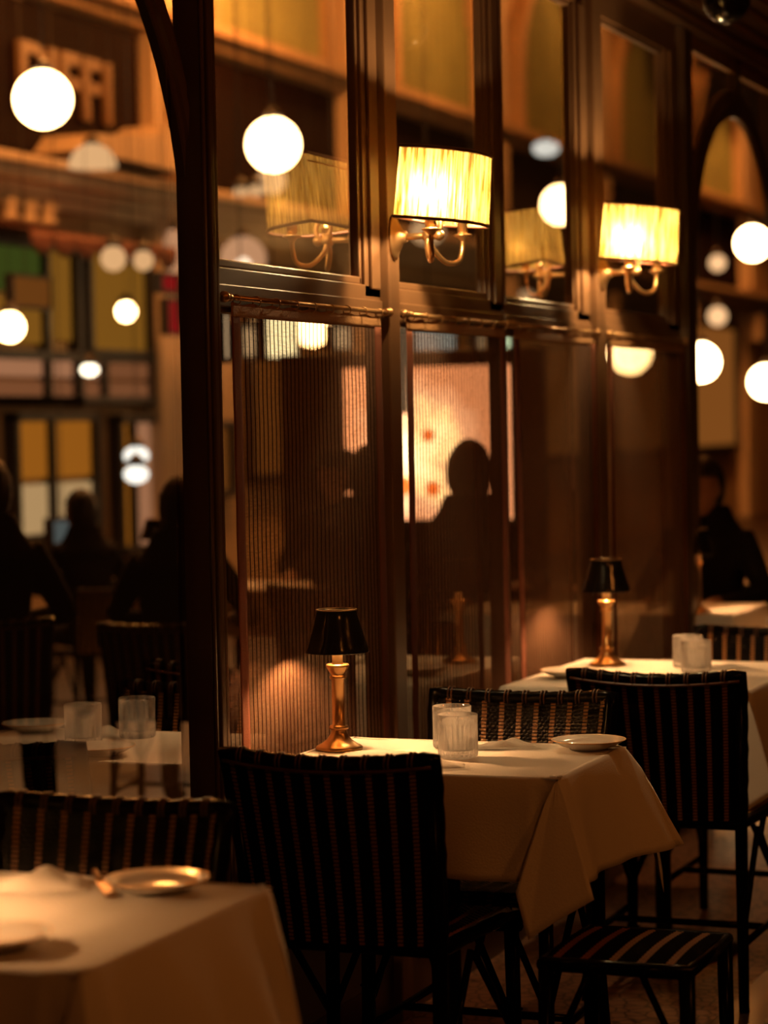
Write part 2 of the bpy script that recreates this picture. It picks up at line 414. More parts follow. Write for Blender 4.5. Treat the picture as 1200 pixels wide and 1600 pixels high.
# sign letters standing on the first fascia
SIGN = 'DIFFI'
ys = [at(px, 90, 0, FX+.1).y for px in (56, 84, 110, 143, 170)]
for ch, y in zip(SIGN, ys):
    cu = bpy.data.curves.new('sign_letter', 'FONT'); cu.body = ch; cu.size = .60; cu.extrude = .02; cu.align_x = 'CENTER'; cu.offset = .012
    o = bpy.data.objects.new('tmp', cu); COL.objects.link(o)
    dg = bpy.context.evaluated_depsgraph_get(); me = bpy.data.meshes.new_from_object(o.evaluated_get(dg)); bpy.data.objects.remove(o)
    me.materials.clear(); me.materials.append(M['letter'])
    L = bpy.data.objects.new('sign_letter', me); COL.objects.link(L)
    L.rotation_euler = (PI/2, 0, PI/2); L.location = (FX+.08, y, 3.60)
    pos = {0: 'D, first', 1: 'I, second', 2: 'F, third', 3: 'F, fourth', 4: 'I, fifth'}[list(ys).index(y)]
    tag(L, 'tall gilt sign letter %s of five on the maroon shop fascia' % pos, 'letter', 'gilt letters of the shop sign')
# pale canopy under the letters
m = MB(); y0, y1 = 14.2, 15.95
m.poly([(y0, 3.30), (y0+.15, 3.42), (y0+.6, 3.46), ((y0+y1)/2+.2, 3.50), (y1-.45, 3.60), (y1-.2, 3.58), (y1, 3.34), (y1, 3.28)], 0, FX+.05, FX+.42)
tag(m.build('shop_canopy', M['stone']), 'pale curved canopy over the shop front, right under the gilt letters', 'canopy')

# scalloped awning
def awning(y0, y1, z1, drop, x0, x1, name, label, mt, nsc):
    e = empty(name, (x0, (y0+y1)/2, z1)); tag(e, label, 'awning')
    m = MB(); m.grid(lambda u, v: ((x1-x0)*v, (y0-y1)/2+(y1-y0)*u, -.12*v), 4, 4)
    r = m.build('canvas', mt, e); sol(r, .008)
    m = MB()
    m.grid(lambda u, v: (x1-x0+.004, (y0-y1)/2+(y1-y0)*u, -.12-v*(drop*.45+drop*.55*abs(math.sin(u*nsc*PI))**.7)), nsc*12, 3)
    r = m.build('valance', mt, e); sol(r, .006)
def sol(o, t):
    md = o.modifiers.new('thickness', 'SOLIDIFY'); md.thickness = t; return o
awning(13.0, 15.0, 2.80, .15, FX, FX+.7, 'shop_awning', 'dark red scalloped awning over the green lit shop window', M['awning'], 7)
awning(28.3, 31.2, 6.60, .55, FX, FX+.5, 'window_valance', 'brown scalloped valance hanging high behind the third sconce', M['awning'], 5)
awning(32.2, 36.0, 6.60, .55, FX, FX+.5, 'window_valance', 'brown scalloped valance hanging high above the arched doorway', M['awning'], 5)

# shop fronts at street level: lit glass in dark frames
def lit(name, col, s): M[name] = emat(name, col, s); return M[name]
lit('l_amber', (1, .33, .03), .42); lit('l_cream', (1, .62, .28), .62); lit('l_green', (.30, .42, .06), .17)
lit('l_olive', (.62, .26, .03), .46); lit('l_pink', (1, .44, .22), .50); lit('l_white', (1, .85, .66), 9)
lit('l_rose', (1, .36, .14), .27); lit('l_cool', (.75, .88, 1), 2.2); lit('l_blue', (.35, .42, .42), .28); lit('l_brown', (.75, .24, .04), .26); lit('l_red', (.9, .03, .03), .35)
def shop(name, label, y0, y1, z0, z1, panes, x=FX):
    e = empty(name, (x, (y0+y1)/2, z0)); tag(e, label, 'shop window')
    yc = (y0+y1)/2
    m = MB()
    m.box(0, y0-yc, 0, .10, y0-yc+.06, z1-z0, .005); m.box(0, y1-yc-.06, 0, .10, y1-yc, z1-z0, .005)
    m.box(0, y0-yc, z1-z0-.06, .10, y1-yc, z1-z0, .005); m.box(0, y0-yc, 0, .10, y1-yc, .06, .005)
    ys = sorted({p[0] for p in panes}|{p[1] for p in panes}); 
    for y in ys[1:-1]: m.box(0, y-yc-.025, 0, .09, y-yc+.025, z1-z0, .004)
    m.build('frame', M['dark'], e)
    for (a, b, c, d, mt) in panes:
        MB().box(.02, a-yc+.02, c-z0+.01, .035, b-yc-.02, d-z0-.01).build('lit_pane', M[mt], e)
shop('shop_window', 'green and olive lit shop window below the scalloped awning', 13.0, 14.75, 1.62, 2.72,
     [(13.0, 14.3, 2.36, 2.70, 'l_green'), (14.3, 14.75, 2.05, 2.70, 'l_olive'), (13.0, 14.3, 2.02, 2.34, 'l_olive')])
shop('shop_window', 'olive lit shop window left of the pilaster with the red lights', 14.85, 15.85, 1.95, 2.75,
     [(14.85, 15.85, 1.97, 2.73, 'l_olive')])
shop('shop_window', 'cream lit low window with painted rose glow beside the pilaster above the dark transom', 12.9, 16.9, 1.62, 1.98,
     [(12.9, 15.1, 1.80, 1.95, 'l_pink'), (12.9, 15.85, 1.64, 1.79, 'l_rose'), (15.1, 15.85, 1.80, 1.95, 'l_rose'), (15.95, 16.85, 1.66, 1.96, 'l_cream')])  # rose panes glow in place of lamplight on the beam
shop('shop_window', 'amber and cream lit double shop window near the standing diner', 13.80, 14.98, .70, 1.57,
     [(13.80, 14.33, 1.12, 1.54, 'l_amber'), (14.33, 14.95, 1.12, 1.54, 'l_amber'), (13.80, 14.33, .74, 1.10, 'l_cream'), (14.33, 14.95, .74, 1.10, 'l_cream')])
shop('shop_window', 'narrow orange lit door panel right of the amber windows', 15.25, 15.95, .55, 1.55,
     [(15.25, 15.50, .60, 1.5, 'l_amber'), (15.50, 15.95, .60, 1.5, 'l_pink')])
shop('shop_window', 'dim brown shop window seen left of the main post', 16.5, 17.2, .9, 1.5, [(16.5, 17.2, .92, 1.48, 'l_brown')])
for i, (y0, y1) in enumerate(((17.5, 19.4), (20.3, 22.0), (22.0, 23.1), (24.1, 26.8), (27.8, 30.4), (31.5, 34.2))):
    shop('shop_window', ['dim brown pane of painted glow above the first curtain top', 'dim brown pane of painted glow above the second curtain', 'narrow dim pane of painted glow by the second stile', 'dim brown pane of painted glow low behind the third pane', 'dim brown pane of painted glow behind the second sconce', 'dim brown pane of painted glow behind the arched doorway'][i],
         y0, y1, 1.0, 2.75, [(y0, y1, 1.06, 2.7, 'l_brown')])  # brown panes glow in place of lamplight missing below the cornice
# hatch of baluster-like ornaments beneath the cornice at the far left
for i, px in enumerate((15, 46, 75)):
    q = at(px, 318, 0, FX+.2)
    m = MB(); m.lathe([(.05, -.16), (.075, -.13), (.05, -.07), (.04, 0), (.07, .07), (.05, .12), (.07, .15)], 16)
    o = m.build('stone_baluster', M['stone'], loc=(q.x, q.y, 2.90-.0)); o.location.z = 2.875; o.scale = (1, 1, .48)
    tag(o, ['pale turned baluster under the cornice, nearest the left edge', 'pale turned baluster under the cornice, middle of three', 'pale turned baluster under the cornice, rightmost of three'][i], 'baluster', 'balusters under the cornice')

# ---- globe lamps hanging in the arcade: px, py, pixel radius, true radius, strength
lit('g_hot', (1, .60, .26), 30); lit('g_warm', (1, .60, .32), 1.1); lit('g_core', (1, .88, .66), 6)
lit('g_dim', (1, .56, .26), 1.15); lit('g_cool', (.95, .92, .85), 2.2)
def globe(px, py, pr, rr, mt, label, sq=1.0, rod=True, group='globe lamps hanging in the arcade', half=False):
    d = rr*F/pr; ray = RM @ Vector((px-600, 800-py, -F)); p = CAM+ray*(d/F)
    e = empty('globe_lamp', p); tag(e, label, 'lamp', group)
    m = MB()
    if half:
        m.lathe([(rr*math.cos(a*PI/2/10), rr*math.sin(a*PI/2/10)) for a in range(10)]+[(0.0005, rr)], 28)
    else: m.sphere((0, 0, 0), rr, 28, 18, sc_=(1, 1, sq))
    m.build('globe', M[mt], e)
    h = max(.3, 7.6-p.z)
    m = MB(); m.lathe([(.05, rr*sq-.004), (.06, rr*sq+.01), (.03, rr*sq+.04), (.008, rr*sq+.06)], 16)
    m.tube([(0, 0, rr*sq+.05), (0, 0, h)], .0018, 6); m.build('suspension_rod', M['dark'], e)
    return e
globe(67, 155, 45, .15, 'g_hot', 'white glowing globe lamp in front of the sign letters')
globe(427, 226, 42, .15, 'g_hot', 'white glowing globe lamp left of the reflected lampshade')
globe(145, 262, 38, .16, 'g_dim', 'dim half dome lamp just above the cornice', half=True)
globe(168, 498, 34, .16, 'g_hot', 'bright globe lamp low in front of the olive shop window')
globe(197, 487, 15, .065, 'g_hot', 'small bright bulb touching the right of a big globe lamp')
globe(15, 511, 23, .085, 'g_hot', 'bright globe lamp at the left edge of the picture')
globe(876, 320, 30, .15, 'g_hot', 'white globe lamp partly hidden by the stile beside the third pane')
globe(1176, 380, 26, .15, 'g_hot', 'white globe lamp inside the arched doorway')
globe(487, 511, 29, .15, 'g_hot', 'globe lamp showing through the top of the first curtain')
globe(985, 551, 33, .16, 'g_hot', 'globe lamp showing through the fourth curtain top')
globe(1094, 566, 30, .13, 'g_hot', 'globe lamp just right of the fourth curtain in the doorway')
globe(1197, 597, 26, .15, 'g_hot', 'globe lamp cut by the right edge of the picture')
globe(853, 232, 21, .12, 'g_cool', 'bluish white flattened globe lamp high in the third pane', sq=.6)
globe(177, 404, 20, .075, 'g_dim', 'small dim globe lamp left of the frosted ones')
globe(224, 407, 16, .062, 'g_dim', 'small dim globe lamp touching the frosted one')
globe(262, 445, 18, .09, 'g_core', 'small flattened lamp below the frosted globe', sq=.7)
globe(140, 578, 14, .052, 'g_core', 'tiny yellowish lamp above the dark transom', sq=.7)
globe(1121, 411, 13, .08, 'g_dim', 'small dim globe in the doorway, upper of two')
globe(1121, 494, 15, .09, 'g_dim', 'small dim globe in the doorway, lower of two')
globe(213, 712, 20, .078, 'g_cool', 'bluish white oval lamp, upper of the stacked pair', sq=.75)
globe(213, 741, 20, .068, 'g_cool', 'bluish white oval lamp, lower of the stacked pair', sq=.75, rod=False)
globe(400, 298, 12, .052, 'g_dim', 'small blurred lamp above the cornice, middle of three', sq=.8)
globe(376, 300, 12, .05, 'g_dim', 'small blurred lamp above the cornice, leftmost of three', sq=.7)
globe(425, 282, 22, .11, 'g_dim', 'dim round lamp directly under the big white globe')
globe(668, 362, 26, .13, 'g_dim', 'dim round lamp behind the arms of the first sconce', sq=.8)
globe(822, 462, 12, .08, 'g_dim', 'tiny dim lamp at the bottom of the third pane', sq=.7)
# two frosted globes with a bright core low inside
fg = bpy.data.materials.new('frosted globe'); fg.use_nodes = True; n, l = nodes(fg); n.clear()
tr = n.new('ShaderNodeBsdfTransparent'); em = n.new('ShaderNodeEmission'); em.inputs[0].default_value = (1, .50, .26, 1); em.inputs[1].default_value = .95
mx = n.new('ShaderNodeMixShader'); mx.inputs[0].default_value = .75; oo = n.new('ShaderNodeOutputMaterial')
l.new(tr.outputs[0], mx.inputs[1]); l.new(em.outputs[0], mx.inputs[2]); l.new(mx.outputs[0], oo.inputs[0]); M['frost'] = fg
for (px, py, lb) in ((270, 394, 'frosted pinkish globe lamp with a bright core beside the arch'), (380, 405, 'frosted pinkish globe lamp at the foot of the first pane')):
    e = globe(px, py, 36, .17, 'frost', lb)
    MB().sphere((0, 0, -.045), .055, 16, 10).build('bulb', M['l_white'], e)
# unseen fill lamps added above the frame to brighten the far facade
for i, (x, y, z) in enumerate(((-4.5, 12.4, 4.9), (-4.6, 16.6, 5.15), (-4.7, 21.2, 6.1), (-4.7, 26.0, 7.0), (-4.7, 32.0, 7.1))):
    e = empty('facade_fill', (x, y, z)); tag(e, ['nearest', 'second', 'third', 'fourth', 'farthest'][i]+' lantern added unseen under the arcade ceiling to brighten the facade', 'fill lamp', 'added facade fill lamps')
    MB().sphere((0, 0, 0), .25, 20, 12).build('globe', M['g_fill'] if 'g_fill' in M else lit('g_fill', (1, .36, .08), 240), e)
    MB().tube([(0, 0, .24), (0, 0, 7.6-z)], .012, 6).build('suspension_rod', M['dark'], e)
# lit panels behind the curtain tops
def card(px0, py0, px1, py1, x, mt, label, name='lit_sign', cat='sign', d=.04):
    a = at(px0, py0, 0, x); b = at(px1, py1, 0, x)
    z0, z1 = sorted((a.z, b.z)); y0, y1 = sorted((a.y, b.y))
    e = empty(name, (x, (y0+y1)/2, z0)); tag(e, label, cat, 'lit signs behind the partition')
    MB().box(-d, -(y1-y0)/2, 0, 0, (y1-y0)/2, z1-z0, .006).build('light_panel', M[mt], e)
    k = .02
    m = MB()
    for q in ((-d-.01, -(y1-y0)/2-k, -k, .01, -(y1-y0)/2, z1-z0+k), (-d-.01, (y1-y0)/2, -k, .01, (y1-y0)/2+k, z1-z0+k), (-d-.01, -(y1-y0)/2, -k, .01, (y1-y0)/2, 0), (-d-.01, -(y1-y0)/2, z1-z0, .01, (y1-y0)/2, z1-z0+k)):
        m.box(*q)
    m.box(-.006-d, -.002, z1-z0+k, -d, .002, 7.6-z0)
    m.build('frame', M['dark'], e)
lit('s_hot', (1, .80, .45), 3.2); lit('s_mid', (1, .66, .36), 1.0); lit('s_blue', (.80, .86, .82), .75); lit('s_green', (.80, 1, .62), 2.2)
card(414, 490, 464, 560, -3.0, 's_hot', 'bright cream lit sign behind the first curtain top')
card(378, 512, 400, 556, -3.2, 's_mid', 'dim pinkish lit sign at the left of the first curtain top')
card(520, 510, 548, 545, -3.4, 's_mid', 'small cream lit sign at the right of the first curtain top')
card(646, 508, 712, 566, -3.2, 's_blue', 'pale bluish lit sign behind the second curtain top')
card(745, 512, 757, 552, -3.0, 's_mid', 'narrow lit sign at the right of the second curtain top')
card(348, 490, 357, 560, -2.0, 's_mid', 'narrow lit sign in the gap left of the first curtain', )
card(626, 500, 634, 640, -2.0, 's_mid', 'narrow lit strip in the gap left of the second curtain')
card(786, 512, 797, 560, -2.0, 's_green', 'pale green lit sign in the gap left of the third curtain')
card(252, 430, 278, 455, -4.5, 'l_red', 'small red lit sign under the frosted globe lamp')
card(262, 470, 282, 520, -4.9, 'l_red', 'tall dim red lit sign left of the arch leg')
card(290, 448, 302, 500, -4.5, 'l_red', 'narrow red lit sign touching the arch leg')
card(20, 432, 78, 480, -5.2, 'l_brown', 'dim lit notice board in the green shop window')
card(82, 815, 132, 868, -5.0, 'l_blue', 'grey blue lit poster low beside the standing diner')

# ---- floral picture with painted glow, standing in for a glass reflection, on a freestanding dark partition
pw = empty('partition_screen', (-2.05, 11.05, 0)); tag(pw, 'dark freestanding room divider carrying the painted glow picture', 'partition')
MB().box(-.72, -.03, 0, .66, .03, 1.80, .01).build('panel', M['wood'], pw)
pm = bpy.data.materials.new('painted glow picture'); pm.use_nodes = True; n, l = nodes(pm); n.clear()
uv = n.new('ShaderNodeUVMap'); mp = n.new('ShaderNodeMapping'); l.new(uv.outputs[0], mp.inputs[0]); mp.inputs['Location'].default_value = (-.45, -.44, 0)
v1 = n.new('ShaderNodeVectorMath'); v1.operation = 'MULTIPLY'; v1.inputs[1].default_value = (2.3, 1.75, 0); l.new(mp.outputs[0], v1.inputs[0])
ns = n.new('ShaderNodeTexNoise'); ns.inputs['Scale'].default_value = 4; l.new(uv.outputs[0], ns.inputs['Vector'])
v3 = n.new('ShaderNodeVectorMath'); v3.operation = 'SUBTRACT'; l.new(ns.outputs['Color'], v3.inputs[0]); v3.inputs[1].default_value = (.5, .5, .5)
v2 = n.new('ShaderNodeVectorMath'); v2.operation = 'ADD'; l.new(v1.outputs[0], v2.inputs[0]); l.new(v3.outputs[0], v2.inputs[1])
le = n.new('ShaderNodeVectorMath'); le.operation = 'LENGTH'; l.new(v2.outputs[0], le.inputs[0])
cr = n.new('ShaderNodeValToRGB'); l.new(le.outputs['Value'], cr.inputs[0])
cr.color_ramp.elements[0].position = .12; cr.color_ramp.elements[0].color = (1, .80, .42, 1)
cr.color_ramp.elements[1].position = 1.0; cr.color_ramp.elements[1].color = (.42, .15, .06, 1)  # bright centre and darker edges painted into the emission
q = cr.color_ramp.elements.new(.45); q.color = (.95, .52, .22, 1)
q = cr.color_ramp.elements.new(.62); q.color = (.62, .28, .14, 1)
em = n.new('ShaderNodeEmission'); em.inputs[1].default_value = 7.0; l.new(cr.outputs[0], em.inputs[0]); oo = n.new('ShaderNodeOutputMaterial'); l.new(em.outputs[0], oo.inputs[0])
pic = empty('glow_picture', (-1.975, 11.0, .98)); tag(pic, 'cream and pink picture with painted glow and orange flowers behind the seated heads', 'picture')
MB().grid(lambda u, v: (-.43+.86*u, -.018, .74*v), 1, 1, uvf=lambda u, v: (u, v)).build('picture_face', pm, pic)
m = MB()
for q in ((-.45, -.02, -.02, -.43, .02, .76), (.43, -.02, -.02, .45, .02, .76), (-.45, -.02, -.02, .45, .02, 0), (-.45, -.02, .74, .45, .02, .76)): m.box(*q)
m.build('frame', M['wood'], pic)
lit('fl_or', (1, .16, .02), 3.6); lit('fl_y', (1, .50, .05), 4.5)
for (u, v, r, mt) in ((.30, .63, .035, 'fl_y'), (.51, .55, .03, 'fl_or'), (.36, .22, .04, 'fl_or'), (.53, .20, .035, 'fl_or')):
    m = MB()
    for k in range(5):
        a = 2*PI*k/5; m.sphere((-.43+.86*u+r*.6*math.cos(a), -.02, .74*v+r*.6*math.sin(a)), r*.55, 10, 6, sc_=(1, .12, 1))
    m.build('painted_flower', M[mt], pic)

# ================================================================== WALL SCONCES
def dshape(t, A, B, xb):
    # half oval with a flat back: t in [0,1) runs round the outline
    if t < .70:
        a = -PI/2+PI*t/.70; q = math.sin(a); return (xb+A*abs(math.cos(a))**.72, B*math.copysign(abs(q)**.72, q))
    return (xb, B-2*B*(t-.70)/.30)
def make_sconce():
    r = empty('wall_sconce'); tag(r, 'x', 'lamp', 'wall sconces on the mullions')
    m = MB()
    m.lathe([(.0005, 0), (.040, 0), (.042, .004), (.036, .008), (.030, .009), (.024, .016), (.012, .024), (.010, .034)], 36)
    m.bm.transform(Matrix.Rotation(PI/2, 4, 'Y')); m.bm.transform(Matrix.Diagonal((1, .82, 1.32, 1)))
    m.build('backplate', M['old_brass'], r)
    m = MB(); m.sphere((.090, 0, 0), .017, 18, 12); m.tube([(.02, 0, 0), (.05, 0, 0), (.113, 0, 0)], .008); m.sphere((.116, 0, 0), .013, 16, 10)
    m.build('hub', M['brass'], r)
    for s in (-1, 1):
        pts = []
        P = [(.090, .004*s, .0), (.093, .02*s, -.03), (.113, .055*s, -.062), (.132, .092*s, -.058), (.136, .108*s, -.028), (.137, .108*s, .004)]
        for i in range(33):
            t = i/32*(len(P)-1); k = min(int(t), len(P)-2); f = t-k
            p0, p1, p2, p3 = [Vector(P[max(0, min(len(P)-1, k+d))]) for d in (-1, 0, 1, 2)]
            pts.append(.5*((2*p1)+(p2-p0)*f+(2*p0-5*p1+4*p2-p3)*f*f+(3*p1-p0-3*p2+p3)*f**3))
        m = MB(); m.tube(pts, .0062, 12)
        arm = m.build('arm', M['brass'], r)
        m = MB(); m.lathe([(.006, -.008), (.010, -.004), (.012, 0), (.022, .004), (.023, .007), (.012, .010), (.011, .012), (.0125, .013), (.0125, .036), (.015, .038), (.015, .041), (.0005, .041)], 24, (.137, .108*s, 0))
        m.build('candle_cup', M['brass'], arm)
        m = MB(); m.lathe([(.006, .04), (.007, .05), (.009, .062), (.009, .070), (.007, .082), (.003, .092), (.0005, .095)], 16, (.137, .108*s, 0))
        m.build('bulb', M['bulb'], arm)
        point('bulb_light', (.143, .118*s, .08), SC_P, (1, .66, .30), .014, arm)
    # scroll over the hub
    pts = [(.055+.0*i, .0, 0) for i in range(1)]
    for i in range(30):
        a = -PI/2+i/29*2.2*PI; rr = .030*(1-.5*i/29); pts.append((.100+rr*math.cos(a)*.8, .0+.006*i/29, .028+rr*math.sin(a)))
    MB().tube(pts, .0055, 10).build('scroll', M['brass'], r)
    # pleated shade
    A, B, xb, z0, z1 = .160, .158, .066, .033, .198
    NP = 240
    def fn(u, v):
        i = u*NP; k = 1-.035*v; fold = 1+.010*math.sin(i*PI/1.5)+.006*math.sin(i*1.7)
        x, y = dshape(u, A*k*fold, B*k*fold, xb); return (x, y, z0+(z1-z0)*v)
    m = MB(); m.grid(fn, NP, 6, uvf=lambda u, v: (u, v), wrap=True)
    sh = m.build('lamp_shade', M['silk'], r); sh.location = (-.006, 0, .010); sh.rotation_euler = (0, .10, 0)
    for z, k in ((z0, 1.006), (z1, .971)):
        m = MB(); m.tube([(*dshape(i/90, A*k, B*k, xb), z) for i in range(90)], .0042, 8, closed=True); m.build('shade_trim', M['wine'], sh)
    m = MB()
    for s in (-1, 1): m.tube([(xb, 0, z1-.02), (.137, .108*s, z1-.02)], .0015, 6)
    m.tube([(xb, -B*.9, z1-.02), (xb, B*.9, z1-.02)], .0015, 6); m.build('shade_carrier', M['brass'], sh)
    return r
M['bulb'] = emat('sconce bulb', (1, .47, .11), SC_P)
M['bulb_table'] = emat('table lamp bulb', (1, .48, .18), TL_P)
sc1 = make_sconce(); place(sc1, (.041, 5.428, 1.893), 0, 'brass two arm wall sconce with pleated cream shade, larger nearer one')
sc2 = copy_tree(sc1); place(sc2, (.041, 7.18, 1.896), -.12, 'brass two arm wall sconce with pleated cream shade, smaller one further right')

# ================================================================== CAFE CURTAINS
def rod_and_curtain(y0, y1, yc0, yc1, lr, lc, zb=.58, rings=9):
    e = empty('curtain_rod', (.044, (y0+y1)/2, 1.711)); tag(e, lr, 'curtain rod', 'curtain rods on the partition')
    L = (y1-y0)/2
    MB().tube([(0, -L, 0), (0, L, 0)], .0055, 12).build('rod', M['old_brass'], e)
    for s in (-1, 1):
        m = MB(); m.sphere((0, s*(L+.008), 0), .012, 14, 10, sc_=(1, 1.1, 1)); m.tube([(0, s*(L-.004), 0), (0, s*(L-.018), 0)], .009, 12); m.build('finial', M['old_brass'], e)
    m = MB()
    for s in (-1, 1): m.tube([(0, s*(L-.03), 0), (-.022, s*(L-.03), 0)], .004, 8)
    m.build('bracket', M['old_brass'], e)
    for i in range(rings):
        y = yc0+.02+(yc1-yc0-.04)*i/(rings-1)-(y0+y1)/2
        m = MB(); m.tube([(.0095*math.cos(a*PI/8), y+.002*math.sin(a), -.004+.0105*math.sin(a*PI/8)) for a in range(16)], .0013, 6, closed=True)
        m.build('ring', M['old_brass'], e)
    W = yc1-yc0; ph = y0*3.1
    def sx(y, z):
        k = (1.69-z)/1.1
        return .040+.003*math.sin(y*9+ph)*(.3+k)+.0015*math.sin(y*23+ph*2)*k+.0004*math.sin(z*40+y*6)
    root = empty('cafe_curtain', (0, yc0, 0)); tag(root, lc, 'curtain', 'cafe curtains on the partition')
    hw = .042
    MB().grid(lambda u, v: (sx(u*W, 1.675+(zb-1.675)*v), hw+(W-2*hw)*u, 1.675+(zb-1.675)*v), 60, 90,
              uvf=lambda u, v: (hw+(W-2*hw)*u+ph, v*1.1)).build('sheer_panel', M['sheer'], root)
    for a in (0, W-hw):
        sol(MB().grid(lambda u, v: (sx(a+hw*u, 1.675+(zb-1.675)*v)+.0006, a+hw*u, 1.675+(zb-1.675)*v), 4, 60).build('side_hem', M['hem'], root), .0012)
    sol(MB().grid(lambda u, v: (sx(W*u, 1.70)+.001, W*u, 1.700-.028*v+.0025*math.cos(u*(rings-1)*2*PI)*(1-v)), 80, 3).build('heading', M['heading'], root), .0016)
    return root
rod_and_curtain(4.475, 5.372, 4.505, 5.335, 'brass curtain rod with rings left of the first sconce mullion', 'sheer striped curtain behind the black shaded lamp, between main post and first mullion')
rod_and_curtain(5.488, 6.265, 5.505, 6.25, 'brass curtain rod just right of the first sconce mullion', 'sheer striped curtain with a silhouetted head and shoulders, right of first mullion', rings=8)
rod_and_curtain(6.31, 7.11, 6.325, 7.10, 'brass curtain rod ending at the second sconce mullion', 'sheer striped curtain hanging behind the second table, left of second mullion', zb=.70, rings=9)
rod_and_curtain(7.245, 8.17, 7.25, 8.18, 'brass curtain rod right of the second sconce mullion', 'sheer striped curtain between the second mullion and the arched doorway', rings=9)

# ================================================================== TABLES
def make_table(x0, x1, y0, y1, label):
    cx, cy = (x0+x1)/2, (y0+y1)/2
    e = empty('dining_table', (cx, cy, 0)); tag(e, label, 'table', 'dining tables under white cloths')
    MB().box(x0-cx+.015, y0-cy+.015, .715, x1-cx-.015, y1-cy-.015, .745, .005).build('tabletop', M['wood'], e)
    MB().lathe([(.022, .05), (.022, .64), (.10, .715)], 20).build('pedestal', M['dark'], e)
    m = MB(); m.lathe([(.20, 0), (.20, .012), (.14, .03), (.03, .05), (.0005, .05)], 28); m.build('base', M['dark'], e)
def bez(a, b, c, t): return a*(1-t)**2+b*2*t*(1-t)+c*t*t
def make_cloth(x0, x1, y0, y1, drop, label, wall_left=True, seed=1, big=(1, 1, 1, 1), flare=.06, rflare=0):
    rnd = random.Random(seed); Z = .752
    cols = []
    def side(pa, pb, nrm, n):
        for i in range(n+1):
            t = i/n; p = Vector((pa[0]+(pb[0]-pa[0])*t, pa[1]+(pb[1]-pa[1])*t, Z))
            f = flare*(.55+.22*math.sin(t*7+seed*2)+.10*math.sin(t*17+seed))
            dz = drop*(1+.015*math.sin(t*5+seed))
            b = p+Vector((nrm[0]*f, nrm[1]*f, -dz))
            cols.append((p, b))
    r = .012
    crn = {'fr': ((x1, y0), (1, -1)), 'br': ((x1, y1), (1, 1)), 'bl': ((x0, y1), (-1, 1)), 'fl': ((x0, y0), (-1, -1))}
    def corner(key, n_in, n_out, k):
        (cx, cy), (sx, sy) = crn[key]
        C = Vector((cx-sx*r, cy-sy*r, Z))
        D = Vector((sx, sy, 0)).normalized(); n1 = Vector((n_in[0], n_in[1], 0)); n2 = Vector((n_out[0], n_out[1], 0))
        t1 = Vector((-n_in[1], n_in[0], 0))   # travel direction along the incoming side
        q = drop
        L = [C+n1*(.02+(rflare+.04 if key == 'br' and rflare else 0))+t1*-.045+Vector((0, 0, -q*.97)),
             C+n1*.085+t1*-.055+Vector((0, 0, -q*1.06)),
             C+n1*.092+t1*-.030+Vector((0, 0, -q*1.50*k)),
             C+n1*.075+t1*.02+Vector((0, 0, -q*1.32*k)),
             C+n1*.05+t1*.085+Vector((0, 0, -q*1.12)),
             C+n2*.045+n1*.0+Vector((0, 0, -q*1.04))]
        cc = [(C, b) for b in L]
        # refine between the key columns
        for i in range(len(cc)-1):
            for s in range(8):
                t = s/8; cols.append((C, cc[i][1].lerp(cc[i+1][1], t)))
        cols.append(cc[-1])
    # go round: front side (facing -y) from left to right, right side, back side, left side
    side((x0+.02, y0), (x1-.05, y0), (0, -1), 34)
    corner('fr', (0, -1), (1, 0), big[0])
    k0 = len(cols); side((x1, y0+.03), (x1, y1-.02), (1, 0), 30)
    for i in range(k0, len(cols)): cols[i][1].x += rflare*((i-k0)/30)**1.2
    corner('br', (1, 0), (0, 1), big[1])
    side((x1-.03, y1), (x0+.05, y1), (0, 1), 30)
    if wall_left:
        fl_ = flare; 
        L = [((x0, y1), 1), ((x0, y0), 1)]
        for i in range(16):
            t = i/15; p = Vector((x0, y1+(y0-y1)*t, Z)); cols.append((p, p+Vector((-.012, 0, -drop))))
    else:
        corner('bl', (0, 1), (-1, 0), big[2]); side((x0, y1-.03), (x0, y0+.05), (-1, 0), 30); corner('fl', (-1, 0), (0, -1), big[3])
    m = MB(); NV = 14; V = []
    n = len(cols)
    for i, (p, b) in enumerate(cols):
        col = []
        for j in range(NV+1):
            t = j/NV
            out = Vector((b.x-p.x, b.y-p.y, 0)); 
            h = p+out*(t**.9)
            h.z = p.z+(b.z-p.z)*t
            on = out.normalized() if out.length > 1e-5 else Vector((0, 0, 0))
            if j == 0: h = p-on*.014; h.z = Z+.0012
            if j == 1: h = p-on*.003; h.z = Z+.0006
            if j == 2: h = p+on*.003; h.z = Z-.006
            # soft rounding where the cloth turns over the edge, slight billow below
            h.z += .0
            if j > 2: h += on*.004*math.sin(min(1, t*6)*PI/2)
            col.append(m.bm.verts.new(h))
        V.append(col)
    for i in range(n):
        k = (i+1) % n
        for j in range(NV):
            try: f = m.bm.faces.new((V[i][j], V[k][j], V[k][j+1], V[i][j+1])); f.smooth = True
            except ValueError: pass
    # stitched hem: a slightly thicker band at the bottom
    for i in range(n):
        k = (i+1) % n
        a, b2 = V[i][NV].co, V[i][NV-1].co
    # top
    nx = 40; ny = 30; T = []
    for a in range(nx+1):
        row = []
        for c_ in range(ny+1):
            u, v = a/nx, c_/ny; x = x0+.004+(x1-x0-.008)*u; y = y0+.004+(y1-y0-.008)*v
            z = Z+.0012*math.sin(x*31+y*17+seed)*math.sin(y*23-x*9)+.0008*math.sin(x*60)
            ed = min(u, 1-u, v, 1-v)
            if ed == 0: z = Z-.001
            row.append(m.bm.verts.new((x, y, z)))
        T.append(row)
